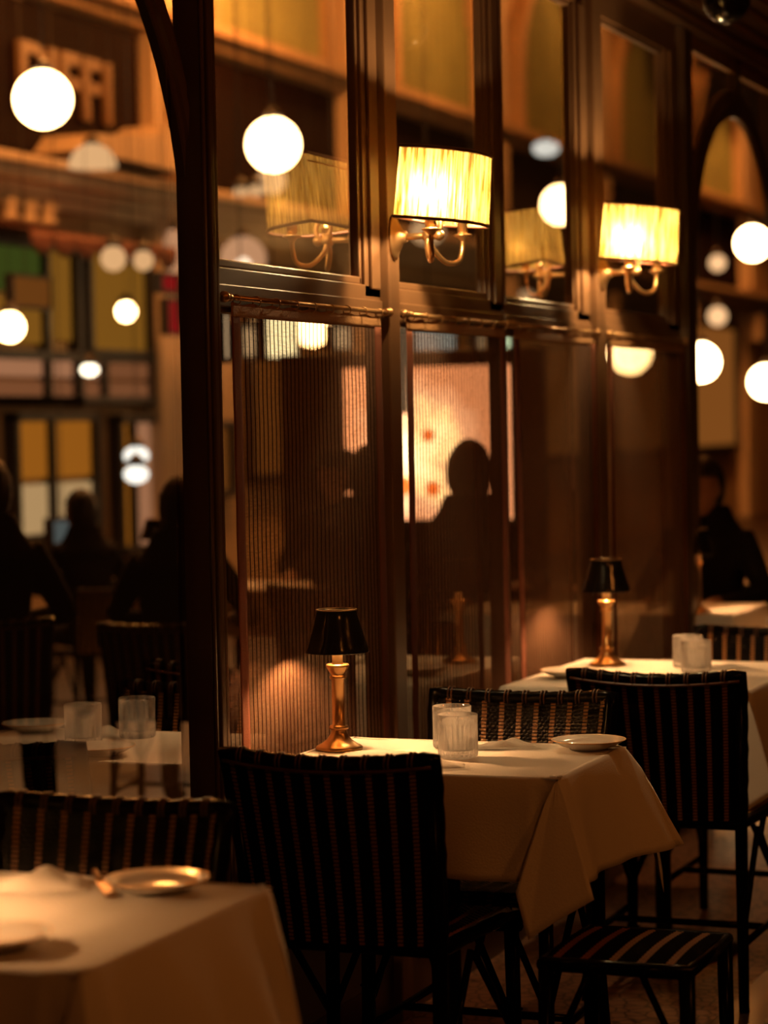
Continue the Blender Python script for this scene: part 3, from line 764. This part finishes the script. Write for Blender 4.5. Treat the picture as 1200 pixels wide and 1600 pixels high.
    for a in range(nx):
        for c_ in range(ny): f = m.bm.faces.new((T[a][c_], T[a+1][c_], T[a+1][c_+1], T[a][c_+1])); f.smooth = True
    # seam between top and hanging sides
    o = m.build('tablecloth', M['cloth']); sol(o, .0016)
    tag(o, label, 'tablecloth', 'white tablecloths')
    return o
T1 = (.10, .745, 4.455, 4.94); T0 = (.10, .66, 2.70, 3.30); T2 = (.10, .76, 5.98, 6.73)
make_table(*T1, 'table in the middle of the picture carrying the sharp black shaded lamp')
make_table(*T0, 'table in the lower left foreground, out of focus')
make_table(*T2, 'table behind the middle one, carrying the second black shaded lamp')
make_cloth(*T1, .20, 'white tablecloth in the middle with a pointed corner fold', seed=1, rflare=.08)
make_cloth(*T0, .42, 'blurred white tablecloth filling the lower left corner', seed=2, big=(1, .9, 1, 1), flare=.24)
make_cloth(*T2, .22, 'white tablecloth on the table behind, under the second table lamp', seed=3)
make_table(.30, .92, 8.26, 8.84, 'far table at the right edge of the picture')
make_cloth(.30, .92, 8.26, 8.84, .2, 'white tablecloth at the right edge, far behind the rattan chairs', seed=4)
make_table(-.62, .17, 8.28, 8.86, 'far table in the arched doorway')
make_cloth(-.62, .17, 8.28, 8.86, .2, 'white tablecloth in the arched doorway under the dim third lamp', wall_left=False, seed=5)
make_table(-2.78, -1.95, 9.35, 9.9, 'inner table seen through the left glass')
make_cloth(-2.78, -1.95, 9.35, 9.9, .2, 'white tablecloth on the inner table seen through the left glass', wall_left=False, seed=6)

# ---- table lamps
def make_lamp():
    r = empty('table_lamp'); tag(r, 'x', 'lamp', 'small table lamps')
    MB().lathe([(.0005, 0), (.050, 0), (.051, .004), (.048, .008), (.038, .013), (.026, .022), (.019, .032), (.016, .040), (.0165, .044)], 40).build('base', M['brass'], r)
    MB().lathe([(.0205, .044), (.021, .047), (.019, .051), (.0140, .053), (.0138, .150), (.0175, .152), (.0180, .156), (.0150, .159), (.0145, .160), (.020, .170), (.024, .176), (.025, .180), (.023, .183), (.0005, .183)], 32).build('column', M['brass'], r)
    MB().lathe([(.0118, .182), (.0118, .224), (.0100, .228), (.0005, .228)], 24).build('candle_tube', M['candle'], r)
    m = MB(); m.lathe([(.008, .228), (.012, .238), (.012, .250), (.006, .262), (.0005, .266)], 16); m.build('bulb', M['bulb_table'], r)
    m = MB()
    prof = [(.0680, .208), (.0688, .2085), (.0685, .212), (.0428, .296), (.0432, .300), (.0420, .300), (.0405, .298), (.0005, .298)]
    def wob(u, v):
        k = v*(len(prof)-1); i = min(int(k), len(prof)-2); f = k-i
        rr = prof[i][0]+(prof[i+1][0]-prof[i][0])*f; z = prof[i][1]+(prof[i+1][1]-prof[i][1])*f
        rr *= 1+.010*math.sin(u*2*PI*5+z*30)*(.5+.5*math.sin(z*90)); return (rr*math.cos(u*2*PI), rr*math.sin(u*2*PI), z)
    m.grid(wob, 64, 20, wrap=True); sh = m.build('lamp_shade', M['black_shade'], r)
    MB().grid(lambda u, v: ((.0672-.0255*v)*math.cos(u*2*PI), (.0672-.0255*v)*math.sin(u*2*PI), .209+.089*v), 48, 4, wrap=True).build('lining', M['shade_in'], sh)
    m = MB(); m.tube([(.0428*math.cos(a*PI/24), .0428*math.sin(a*PI/24), .299) for a in range(48)], .0014, 6, closed=True)
    m.build('shade_rim', M['old_brass'], sh)
    m = MB()
    for a in (0, 2*PI/3, 4*PI/3): m.tube([(.012*math.cos(a), .012*math.sin(a), .262), (.043*math.cos(a), .043*math.sin(a), .280)], .0012, 6)
    m.build('shade_carrier', M['brass'], sh)
    return r
M['candle'] = mat('candle tube', (.85, .72, .52), .4, Emission_Color=(1, .62, .30, 1), Emission_Strength=0.0)
zt = .7532
L1 = make_lamp(); place(L1, (.161, 4.742, zt), 0, 'small brass table lamp with black shade, sharp, on the middle table')
L2 = place(copy_tree(L1), (.222, 6.56, zt), .8, 'small brass table lamp with black shade on the second table, before the fourth curtain')
L3 = place(copy_tree(L1), (.02, 8.36, zt), .3, 'dim distant brass table lamp in the arched doorway, cut by the curtain edge')
L4 = place(copy_tree(L1), (-2.68, 9.46, zt), .3, 'distant brass table lamp on the inner table seen through the left glass')
L0 = place(copy_tree(L1), (.13, 2.84, zt), .3, 'brass table lamp on the foreground table just outside the left edge')

# ---- tumblers
def make_tumbler():
    R, H, N = .0415, .090, 24
    m = MB(); seg = N*6
    prof = [(R-.0045, .0), (R-.001, .003), (R, .008), (R, .045), (R, .068), (R, .074), (R, H-.001), (R-.0012, H), (R-.0024, H-.001), (R-.0028, .07), (R-.0045, .020), (R-.010, .0155), (.0005, .0145)]
    rows = []
    for k, (r, z) in enumerate(prof):
        row = []
        for i in range(seg):
            a = 2*PI*i/seg; rr = r
            if 1 < k < 5: rr = r-.0042*(1-abs(math.sin(a*N/2)))
            row.append(m.bm.verts.new((rr*math.cos(a), rr*math.sin(a), z)))
        rows.append(row)
    for j in range(len(rows)-1):
        for i in range(seg):
            f = m.bm.faces.new((rows[j][i], rows[j][(i+1) % seg], rows[j+1][(i+1) % seg], rows[j+1][i])); f.smooth = not 1 < j < 5
    m.bm.faces.new(rows[0][::-1]); m.bm.faces.new(rows[-1])
    return m.build('tumbler', M['glass'])
g0 = make_tumbler(); tag(g0, 'x', 'glass', 'ribbed tumblers')
def pos(px, py, z=.7535): p = at(px, py, 2, z); return Vector((p.x, p.y, z))
gl = [((716, 1183), 'ribbed glass tumbler on the middle table, nearer and overlapping one'), ((707, 1168), 'ribbed glass tumbler on the middle table, the one behind'),
      ((1088, 1052), 'ribbed glass tumbler on the second table, nearer and lower one'), ((1075, 1043), 'ribbed glass tumbler on the second table, taller looking one behind')]
for i, ((px, py), lb) in enumerate(gl):
    o = g0 if i == 0 else g0.copy()
    if i: COL.objects.link(o)
    o.location = pos(px, py); o['label'] = lb; o.rotation_euler.z = .05*i
# ---- plates
def make_plate(R=.078):
    m = MB(); m.lathe([(.0005, .002), (.034, .002), (.036, 0), (.040, 0), (.041, .003), (.058, .008), (R-.001, .0190), (R, .0200), (R-.001, .0210), (.058, .0105), (.045, .0062), (.0005, .0060)], 64)
    r = m.build('plate', M['white'])
    m = MB(); m.tube([(R*math.cos(a*PI/40), R*math.sin(a*PI/40), .0202) for a in range(80)], .0010, 6, closed=True)
    m.build('gold_rim', M['brass'], r); return r
p0 = make_plate(); tag(p0, 'x', 'plate', 'gold rimmed side plates')
for i, (px, py, lb) in enumerate(((920, 1170, 'white plate with gold rim near the corner of the middle table'), (245, 1392, 'blurred gold rimmed plate on the foreground table'), (-10, 1480, 'blurred plate edge at the left margin of the foreground table'), (890, 1058, 'small white plate edge left of the second rattan chair top'))):
    o = p0 if i == 0 else copy_tree(p0); place(o, pos(px, py, .7535), 0, lb)
o = copy_tree(p0); place(o, (.335, 4.538, .7535), 0, 'plate on the middle table hidden behind the near chair, seen mirrored in the left glass')
# ---- napkins
def make_napkin(L, W, seed, H=.012):
    rnd = random.Random(seed); m = MB()
    def prof(u, v, top):
        x = (u-.5)*L*(1-.18*v*(1 if seed % 2 else -.4)); y = (v-.5)*W*(1-.25*abs(u-.5)); e = min(1, 8*min(u, 1-u))*min(1, 5*min(v, 1-v))
        z = (H*(.45+.55*math.exp(-((u-.42-.2*v)/.2)**2))+.002*math.sin(u*14+v*5+seed))*e**.5 if top else 0
        return (x, y, max(0, z))
    m.grid(lambda u, v: prof(u, v, True), 28, 16)
    m.grid(lambda u, v: (prof(u, v, True)[0]*1.03+.004, prof(u, v, True)[1]*1.04-.004, prof(u, v, True)[2]*.35), 28, 16)
    m.grid(lambda u, v: prof(u, v, False), 10, 6)
    return m.build('napkin', M['napkin'])
for i, (px, py, L, W, rz, H, lb) in enumerate(((793, 1166, .13, .085, .35, .014, 'folded white napkin beside the tumblers on the middle table'),
        (680, 1199, .12, .08, .4, .012, 'folded white napkin in front of the tumblers on the middle table'),
        (60, 1385, .16, .10, .3, .026, 'blurred folded white napkin at the left of the foreground table'),
        (1140, 1042, .10, .07, .35, .010, 'folded white napkin at the far right of the second table'))):
    o = make_napkin(L, W, i+1, H); o.location = pos(px, py, .7535); o.rotation_euler.z = rz; tag(o, lb, 'napkin', 'folded napkins')
# butter knife by the foreground napkin
m = MB(); m.box(-.10, -.009, .001, .02, .009, .004, .001); m.tube([(.02, 0, .004), (.09, 0, .005)], [.004, .006], 8)
o = m.build('table_knife', M['old_brass'], loc=pos(160, 1384, .7535)); o.rotation_euler.z = 2.2; tag(o, 'blurred table knife between napkin and plate on the foreground table', 'knife')

# ================================================================== WOVEN CHAIRS
def weave(m, fn, nrm, nu, nv, thick=.0022):
    # woven strands: nv rows over nu warp columns; two tone columns in material slot 1
    def f(u, v):
        p = Vector(fn(u, v)); q = nrm(u, v)
        r = v*nv; c = u*nu; row = int(r) if r < nv else nv-1
        d = math.sin((r-row)*PI)*(.55+.45*math.cos(PI*(c+row)))
        return p+q*(thick*d)
    def mi(i, j):
        c = (i//2) % 7
        return 1 if c in (2, 3) and j % 3 != 2 else 0
    m.grid(f, nu*2, nv*3, mi=mi)
def make_chair():
    r = empty('rattan_chair'); tag(r, 'x', 'chair', 'black rattan bistro chairs with amber stripes')
    Wt, Wb, zt_, zb_ = .212, .190, .824, .46
    def back(u, v, off):
        z = zt_+(zb_-zt_)*v; w = Wt+(Wb-Wt)*v; s = (u*2-1)
        y = -.205-.075*(1-v)**1.2-.030*(1-s*s)+.0      # leans back and curves round the sitter
        return Vector((s*w, y+off, z-.012*(1-s*s)*(1-v)))
    m = MB(); weave(m, lambda u, v: back(u, v, -.012), lambda u, v: Vector((0, -1, 0)), 72, 46)
    weave(m, lambda u, v: back(u, v, .012), lambda u, v: Vector((0, 1, 0)), 72, 46)
    m.build('backrest', [M['black'], M['amber']], r)
    # wrapped rim round the back
    rim = [back(0, 1-i/14, 0) for i in range(14)]+[back(i/24, 0, 0) for i in range(25)]+[back(1, i/14, 0) for i in range(1, 15)]
    m = MB(); m.tube(rim, [.0165+.0013*math.sin(i*2.4) for i in range(len(rim))], 10); fr = m.build('back_frame', M['black'], r)
    m = MB(); m.tube([Vector(p)+Vector((0, -.0155, -.012)) for p in rim[14:39]], .004, 6); m.build('piping', M['wine'], fr)
    # wrap of amber turns along the top rail
    m = MB()
    for k in range(9):
        p = back(.09+k*.1025, 0, 0)
        for dx in (-.004, .004):
            m.tube([(p.x+dx, p.y+.0178*math.cos(a*PI/6), p.z+.0178*math.sin(a*PI/6)) for a in range(12)], .0022, 5, closed=True)
    tag(m.build('binding', M['dull_amber'], fr), kind='stuff')
    # seat
    def seat(u, v):
        s = u*2-1; w = .185+.020*v; return Vector((s*w, -.20+.40*v, .462-.012*math.sin(u*PI)*math.sin(v*PI)-.03*max(0, v-.93)/.07))
    m = MB(); weave(m, lambda u, v: seat(u, v), lambda u, v: Vector((0, 0, 1)), 54, 50); weave(m, lambda u, v: seat(u, v)-Vector((0, 0, .02)), lambda u, v: Vector((0, 0, -1)), 18, 16)
    m.build('seat', [M['black'], M['amber']], r)
    m = MB(); m.tube([seat(0, i/8) for i in range(9)]+[seat(i/8, 1) for i in range(1, 9)]+[seat(1, 1-i/8) for i in range(1, 9)]+[seat(1-i/8, 0) for i in range(1, 8)], .015, 10, closed=True)
    m.bm.transform(Matrix.Translation((0, 0, -.012))); m.build('seat_frame', M['black'], r)
    for sx in (-1, 1):
        m = MB(); m.tube([(sx*.198, .185, .455), (sx*.200, .19, .2), (sx*.205, .195, 0)], [.016, .015, .013], 12)
        for z in (.42, .25, .10): m.tube([(sx*.2+.0165*math.cos(a*PI/6), .19+.0165*math.sin(a*PI/6), z) for a in range(12)], .002, 5, closed=True)
        m.build('leg', M['black'], r)
        m = MB(); m.tube([(sx*.205, -.275, .80), (sx*.192, -.215, .46), (sx*.192, -.215, .22), (sx*.200, -.245, 0)], [.014, .016, .015, .013], 12)
        m.build('leg', M['black'], r)
        m = MB(); m.tube([(sx*.198, .17, .22), (sx*.195, -.02, .40), (sx*.195, .02, .44)], .008, 8); m.tube([(sx*.193, -.2, .20), (sx*.195, -.05, .42)], .008, 8)
        m.build('brace', M['black'], r)
        MB().tube([(sx*.20, .19, .16), (sx*.195, -.22, .16)], .009, 8).build('stretcher', M['black'], r)
    m = MB(); m.tube([(-.198, .0, .16), (.198, .0, .16)], .009, 8); m.build('stretcher', M['black'], r)
    m = MB()
    for sx in (-1, 1): m.tube([(sx*.198, .188, .22), (sx*.12, .188, .40), (sx*.05, .188, .45)], .008, 8)
    m.build('brace', M['black'], r)
    return r
ch = make_chair()
# facing +y: the sitter looks along +y
place(ch, (.383, 4.44, 0), 0, 'black rattan chair seen from behind, tucked under the middle table')
place(copy_tree(ch), (.418, 4.93, 0), PI, 'black rattan chair with amber stripes, far side of the middle table')
place(copy_tree(ch), (.598, 5.975, 0), 0, 'black rattan chair seen from behind, right, before the second table')
place(copy_tree(ch), (.60, 6.67, 0), PI, 'rattan chair back beyond the second table at the right edge')
place(copy_tree(ch), (.25, 3.27, 0), PI, 'blurred rattan chair at the lower left, far side of foreground table')
# low stool with a striped seat
M['stool_black'] = mat('matt dark cane', (.006, .004, .003), .95, 0, .01); M['stool_amber'] = mat('matt amber cane', (.22, .09, .02), .7, 0, .1)
st = empty('rattan_stool', (.90, 4.43, 0)); tag(st, 'low rattan stool with striped woven seat at the lower right, under the cloth corner', 'stool')
m = MB(); weave(m, lambda u, v: Vector(((u*2-1)*.14, (v*2-1)*.15, .440+.006*math.sin(v*PI))), lambda u, v: Vector((0, 0, 1)), 36, 34)
m.build('seat', [M['stool_black'], M['stool_amber']], st)
m = MB(); m.tube([(-.14, -.15, .43), (.14, -.15, .43), (.14, .15, .43), (-.14, .15, .43)], .014, 10, closed=True); m.build('seat_frame', M['black'], st)
for sx in (-1, 1):
    for sy in (-1, 1):
        MB().tube([(sx*.135, sy*.145, .43), (sx*.14, sy*.15, 0)], [.016, .013], 12).build('leg', M['black'], st)
    MB().tube([(sx*.137, -.145, .12), (sx*.137, .145, .12)], .008, 8).build('stretcher', M['black'], st)
    MB().tube([(sx*.135, -.145, .24), (sx*.05, -.145, .42)], .007, 8).build('brace', M['black'], st)

# dark round lamp hanging under the cornice
e = empty('hanging_lamp', (.499, 6.95, 2.657)); tag(e, 'unlit black round lamp hanging from the cornice at the top right', 'lamp')
MB().sphere((0, 0, 0), .070, 28, 18).build('globe', M['black_shade'], e)
m = MB(); m.tube([(0, 0, .065), (0, 0, .40), (-.24, 0, .40)], .008, 8); m.lathe([(.025, .06), (.028, .075), (.01, .09)], 16); m.build('bracket', M['dark'], e)
# globe lamps on the terrace side, outside the frame
for i, p in enumerate(((3.3, 1.2, 2.9), (3.4, 4.2, 3.0))):
    e = empty('terrace_lamp', p); tag(e, ['terrace globe lamp behind the camera', 'terrace globe lamp to the right of the camera'][i], 'lamp', 'terrace globe lamps')
    MB().sphere((0, 0, 0), .15, 24, 16).build('globe', M['g_terr'], e) if 'g_terr' in M else MB().sphere((0, 0, 0), .15, 24, 16).build('globe', lit('g_terr', (1, .27, .04), 30), e)
    m = MB(); m.tube([(0, 0, .14), (0, 0, 7.6-p[2])], .008, 6); m.build('suspension_rod', M['dark'], e)

# ================================================================== DINERS
def make_person(seedv, lean=.08, hat=False, coat=0.0, turn=0.0, arm=1):
    # seated figure facing +y, hips at the origin of the seat (z .50); one continuous surface
    me = bpy.data.meshes.new('person'); V = []; E_ = []; R = []
    def add(p, r, par=None):
        V.append(p); R.append(r)
        if par is not None: E_.append((par, len(V)-1))
        return len(V)-1
    pel = add((0, 0, .56), (.150, .115))
    wst = add((0, .01+lean*.3, .70), (.140, .105), pel)
    chs = add((0, .01+lean*.7, .88), (.165, .115), wst)
    up = add((0, .0+lean, 1.00), (.150, .095), chs)
    nk = add((0, .0+lean, 1.085), (.066, .066), up)
    hd0 = add((0, .01+lean*1.1, 1.14), (.054, .058), nk)
    for s in (-1, 1):
        sh = add((s*.155, lean*.95, 1.015), (.070, .066), up)
        el = add((s*(.245+.02*arm), .06+lean, .80), (.050, .046), sh)
        wr = add((s*.155, .29+lean, .775), (.032, .028), el)
        pm_ = add((s*.135, .35+lean, .775), (.038, .018), wr)
        for k in range(4):
            a = (k-1.5)*.019
            f1 = add((s*.130+a, .392+lean-.004*abs(k-1), .778), (.0105, .0095), pm_)
            f2 = add((s*.122+a, .425+lean-.006*abs(k-1), .772), (.0085, .0080), f1)
            add((s*.118+a, .445+lean-.007*abs(k-1), .764), (.0075, .0070), f2)
        t1 = add((s*.100, .350+lean, .772), (.0115, .0105), pm_); add((s*.085, .378+lean, .768), (.0085, .008), t1)
        hp = add((s*.095, .05, .54), (.095, .085), pel)
        kn = add((s*.13, .43, .53), (.068, .062), hp)
        an = add((s*.13, .40, .10), (.040, .040), kn)
        add((s*.13, .44, .045), (.040, .036), an); add((s*.135, .57, .035), (.040, .028), len(V)-1)
    me.from_pydata([Vector(v) for v in V], E_, [])
    o = bpy.data.objects.new('tmp', me); COL.objects.link(o)
    sk = o.modifiers.new('s', 'SKIN'); o.modifiers.new('b', 'SUBSURF').levels = 2
    for i, r in enumerate(R): me.skin_vertices[0].data[i].radius = r
    me.skin_vertices[0].data[0].use_root = True
    dg = bpy.context.evaluated_depsgraph_get(); body = bpy.data.meshes.new_from_object(o.evaluated_get(dg)); bpy.data.objects.remove(o)
    bm = bmesh.new(); bm.from_mesh(body)
    # head
    hc = Vector((0, .03+lean*1.15, 1.235)); rot = Matrix.Rotation(turn, 3, 'Z')
    q = bmesh.ops.create_uvsphere(bm, u_segments=32, v_segments=24, radius=1)
    for v in q['verts']:
        x, y, z = v.co
        X, Y, Z_ = x*.076, y*.096, z*.118
        if z < 0: X *= 1-.30*(-z)**1.3; Y = Y*(1-.16*(-z)) + .010*(-z)        # jaw narrows
        fy = max(0, y)
        if abs(x) < .75 and y > 0:
            X_ = x
            Y += .020*math.exp(-((X_/.14)**2))*math.exp(-(((z+.12)/.16)**2))*1.2   # nose
            Y -= .009*(math.exp(-(((abs(X_)-.38)/.16)**2))*math.exp(-(((z-.04)/.12)**2)))   # eye sockets
            Y += .006*math.exp(-((X_/.30)**2))*math.exp(-(((z+.50)/.09)**2))       # lips
            Y -= .004*math.exp(-((X_/.26)**2))*math.exp(-(((z+.50)/.025)**2))
            Y += .009*math.exp(-((X_/.30)**2))*math.exp(-(((z+.86)/.14)**2))       # chin
        v.co = hc+rot @ Vector((X, Y, Z_))
    for s in (-1, 1):
        q = bmesh.ops.create_uvsphere(bm, u_segments=12, v_segments=10, radius=1)
        for v in q['verts']: v.co = hc+rot @ Vector((s*.078+v.co.x*.010, -.004+v.co.y*.018, -.006+v.co.z*.031))
    me2 = bpy.data.meshes.new('person'); bm.to_mesh(me2); bm.free()
    o = bpy.data.objects.new('tmp', me2); COL.objects.link(o)
    rm = o.modifiers.new('r', 'REMESH'); rm.mode = 'VOXEL'; rm.voxel_size = .0085; rm.use_smooth_shade = True
    sm = o.modifiers.new('sm', 'SMOOTH'); sm.iterations = 2; sm.factor = .5
    dg = bpy.context.evaluated_depsgraph_get(); fin = bpy.data.meshes.new_from_object(o.evaluated_get(dg)); bpy.data.objects.remove(o)
    fin.materials.clear(); fin.materials.append(M['suit']); fin.materials.append(M['skin'])
    for p in fin.polygons:
        c_ = p.center; p.use_smooth = True
        p.material_index = 1 if (c_.z > 1.105 or (c_.y > .305+lean and c_.z > .72 and abs(c_.x) < .22)) else 0
    P = bpy.data.objects.new('person', fin); COL.objects.link(P); tag(P, 'x', 'person', 'seated diners')
    # hair
    m = MB()
    def hr(u, v):
        a = u*2*PI; t = v*PI*.72; x, y, z = math.sin(t)*math.cos(a), math.sin(t)*math.sin(a), math.cos(t)
        k = 1+.03*math.sin(a*9+v*6); cut = 1
        if y > .25 and z < .45: z = .45+(z-.45)*.15; 
        return hc+rot @ Vector((x*.087*k, y*.101*k-.006, z*.126*k+.004))
    m.grid(hr, 40, 16, wrap=True); hm = m.build('hair', M['hair'], P); sol(hm, .006)
    if hat:
        m = MB(); m.lathe([(.0005, .128), (.07, .126), (.088, .11), (.092, .05), (.15, .040), (.155, .036), (.092, .040)], 36, tuple(hc)); m.build('hat', M['suit'], P)
    else:
        m = MB(); m.lathe([(.195, -.070), (.150, -.025), (.108, .03), (.088, .080), (.082, .095), (.070, .05)], 28, (0, lean-.005, 1.065), sx=1.12, sy=.72); m.build('collar', M['suit'], P)
    return P
A_ = make_person(1, lean=.06, turn=0)
B_ = make_person(2, lean=.12, turn=.5, arm=2)
C_ = make_person(3, lean=.05, hat=True, turn=-.3)
def put(o, x, y, rz, s, label):
    c = o if not o.get('used') else copy_tree(o); o['used'] = 1
    c.location = (x, y, 0); c.rotation_euler = (0, 0, rz); c.scale = (s, s, s); c['label'] = label
    return c
seats = [
    (A_, -.92, 8.62, .30, 1.012, 'person in dark clothing, head and shoulders against the glowing picture, right one', 'chair of the right diner before the glowing picture'),
    (B_, -1.57, 8.98, -.2, 1.0, 'person in dark clothing leaning in, left one against the glowing picture', 'chair of the left diner before the glowing picture'),
    (B_, -1.80, 7.85, .2, .93, 'person in dark clothing hunched behind the first curtain', 'chair of the hunched diner behind the first curtain'),
    (A_, -2.20, 7.25, .5, 1.0, 'person in dark clothing with broad shoulders at the left edge', 'chair of the broad shouldered diner at the left edge'),
    (B_, -3.45, 10.3, .9, .85, 'person in dark clothing, small head right of the broad shouldered one', 'chair of the small diner seen through the left glass'),
    (C_, -2.22, 10.48, PI+.1, .98, 'person with a brimmed hat sitting behind the inner table', 'chair of the diner with a hat behind the inner table'),
    (A_, -.16, 9.34, PI-.1, .95, 'person in dark clothing sitting beyond the doorway table', 'chair of the diner beyond the doorway table'),
    (B_, .62, 9.45, PI+.2, 1.03, 'person in dark clothing at the right edge behind the far table', 'chair of the diner beyond the far right table')]
for (o, x, y, rz, sz, lb, lc) in seats:
    put(o, x, y, rz, sz, lb)
    k = copy_tree(ch); place(k, (x-.03*math.sin(rz), y+.03*math.cos(rz), 0), rz, 'dark rattan '+lc); k.scale = (sz, sz, sz*.98)
for o in (A_, B_, C_):
    if 'used' in o: del o['used']
for o in bpy.data.objects:
    if 'used' in o: del o['used']
# glowing shade put in for a small white spot between the diners
q = at(605, 815, 1, 9.75)
e = empty('glowing_shade', (q.x, q.y, q.z-.05)); tag(e, 'small glowing cream shade beside the left head against the picture', 'lamp')
MB().lathe([(.030, 0), (.034, .004), (.026, .09), (.024, .092)], 24).build('shade', M['s_mid'], e)
m = MB(); m.lathe([(.045, .75-(q.z-.05)), (.045, .76-(q.z-.05)), (.010, .775-(q.z-.05)), (.008, .0)], 20); m.build('stand', M['old_brass'], e)
make_table(q.x-.25, q.x+.25, 9.55, 9.98, 'inner table behind the two silhouetted diners')
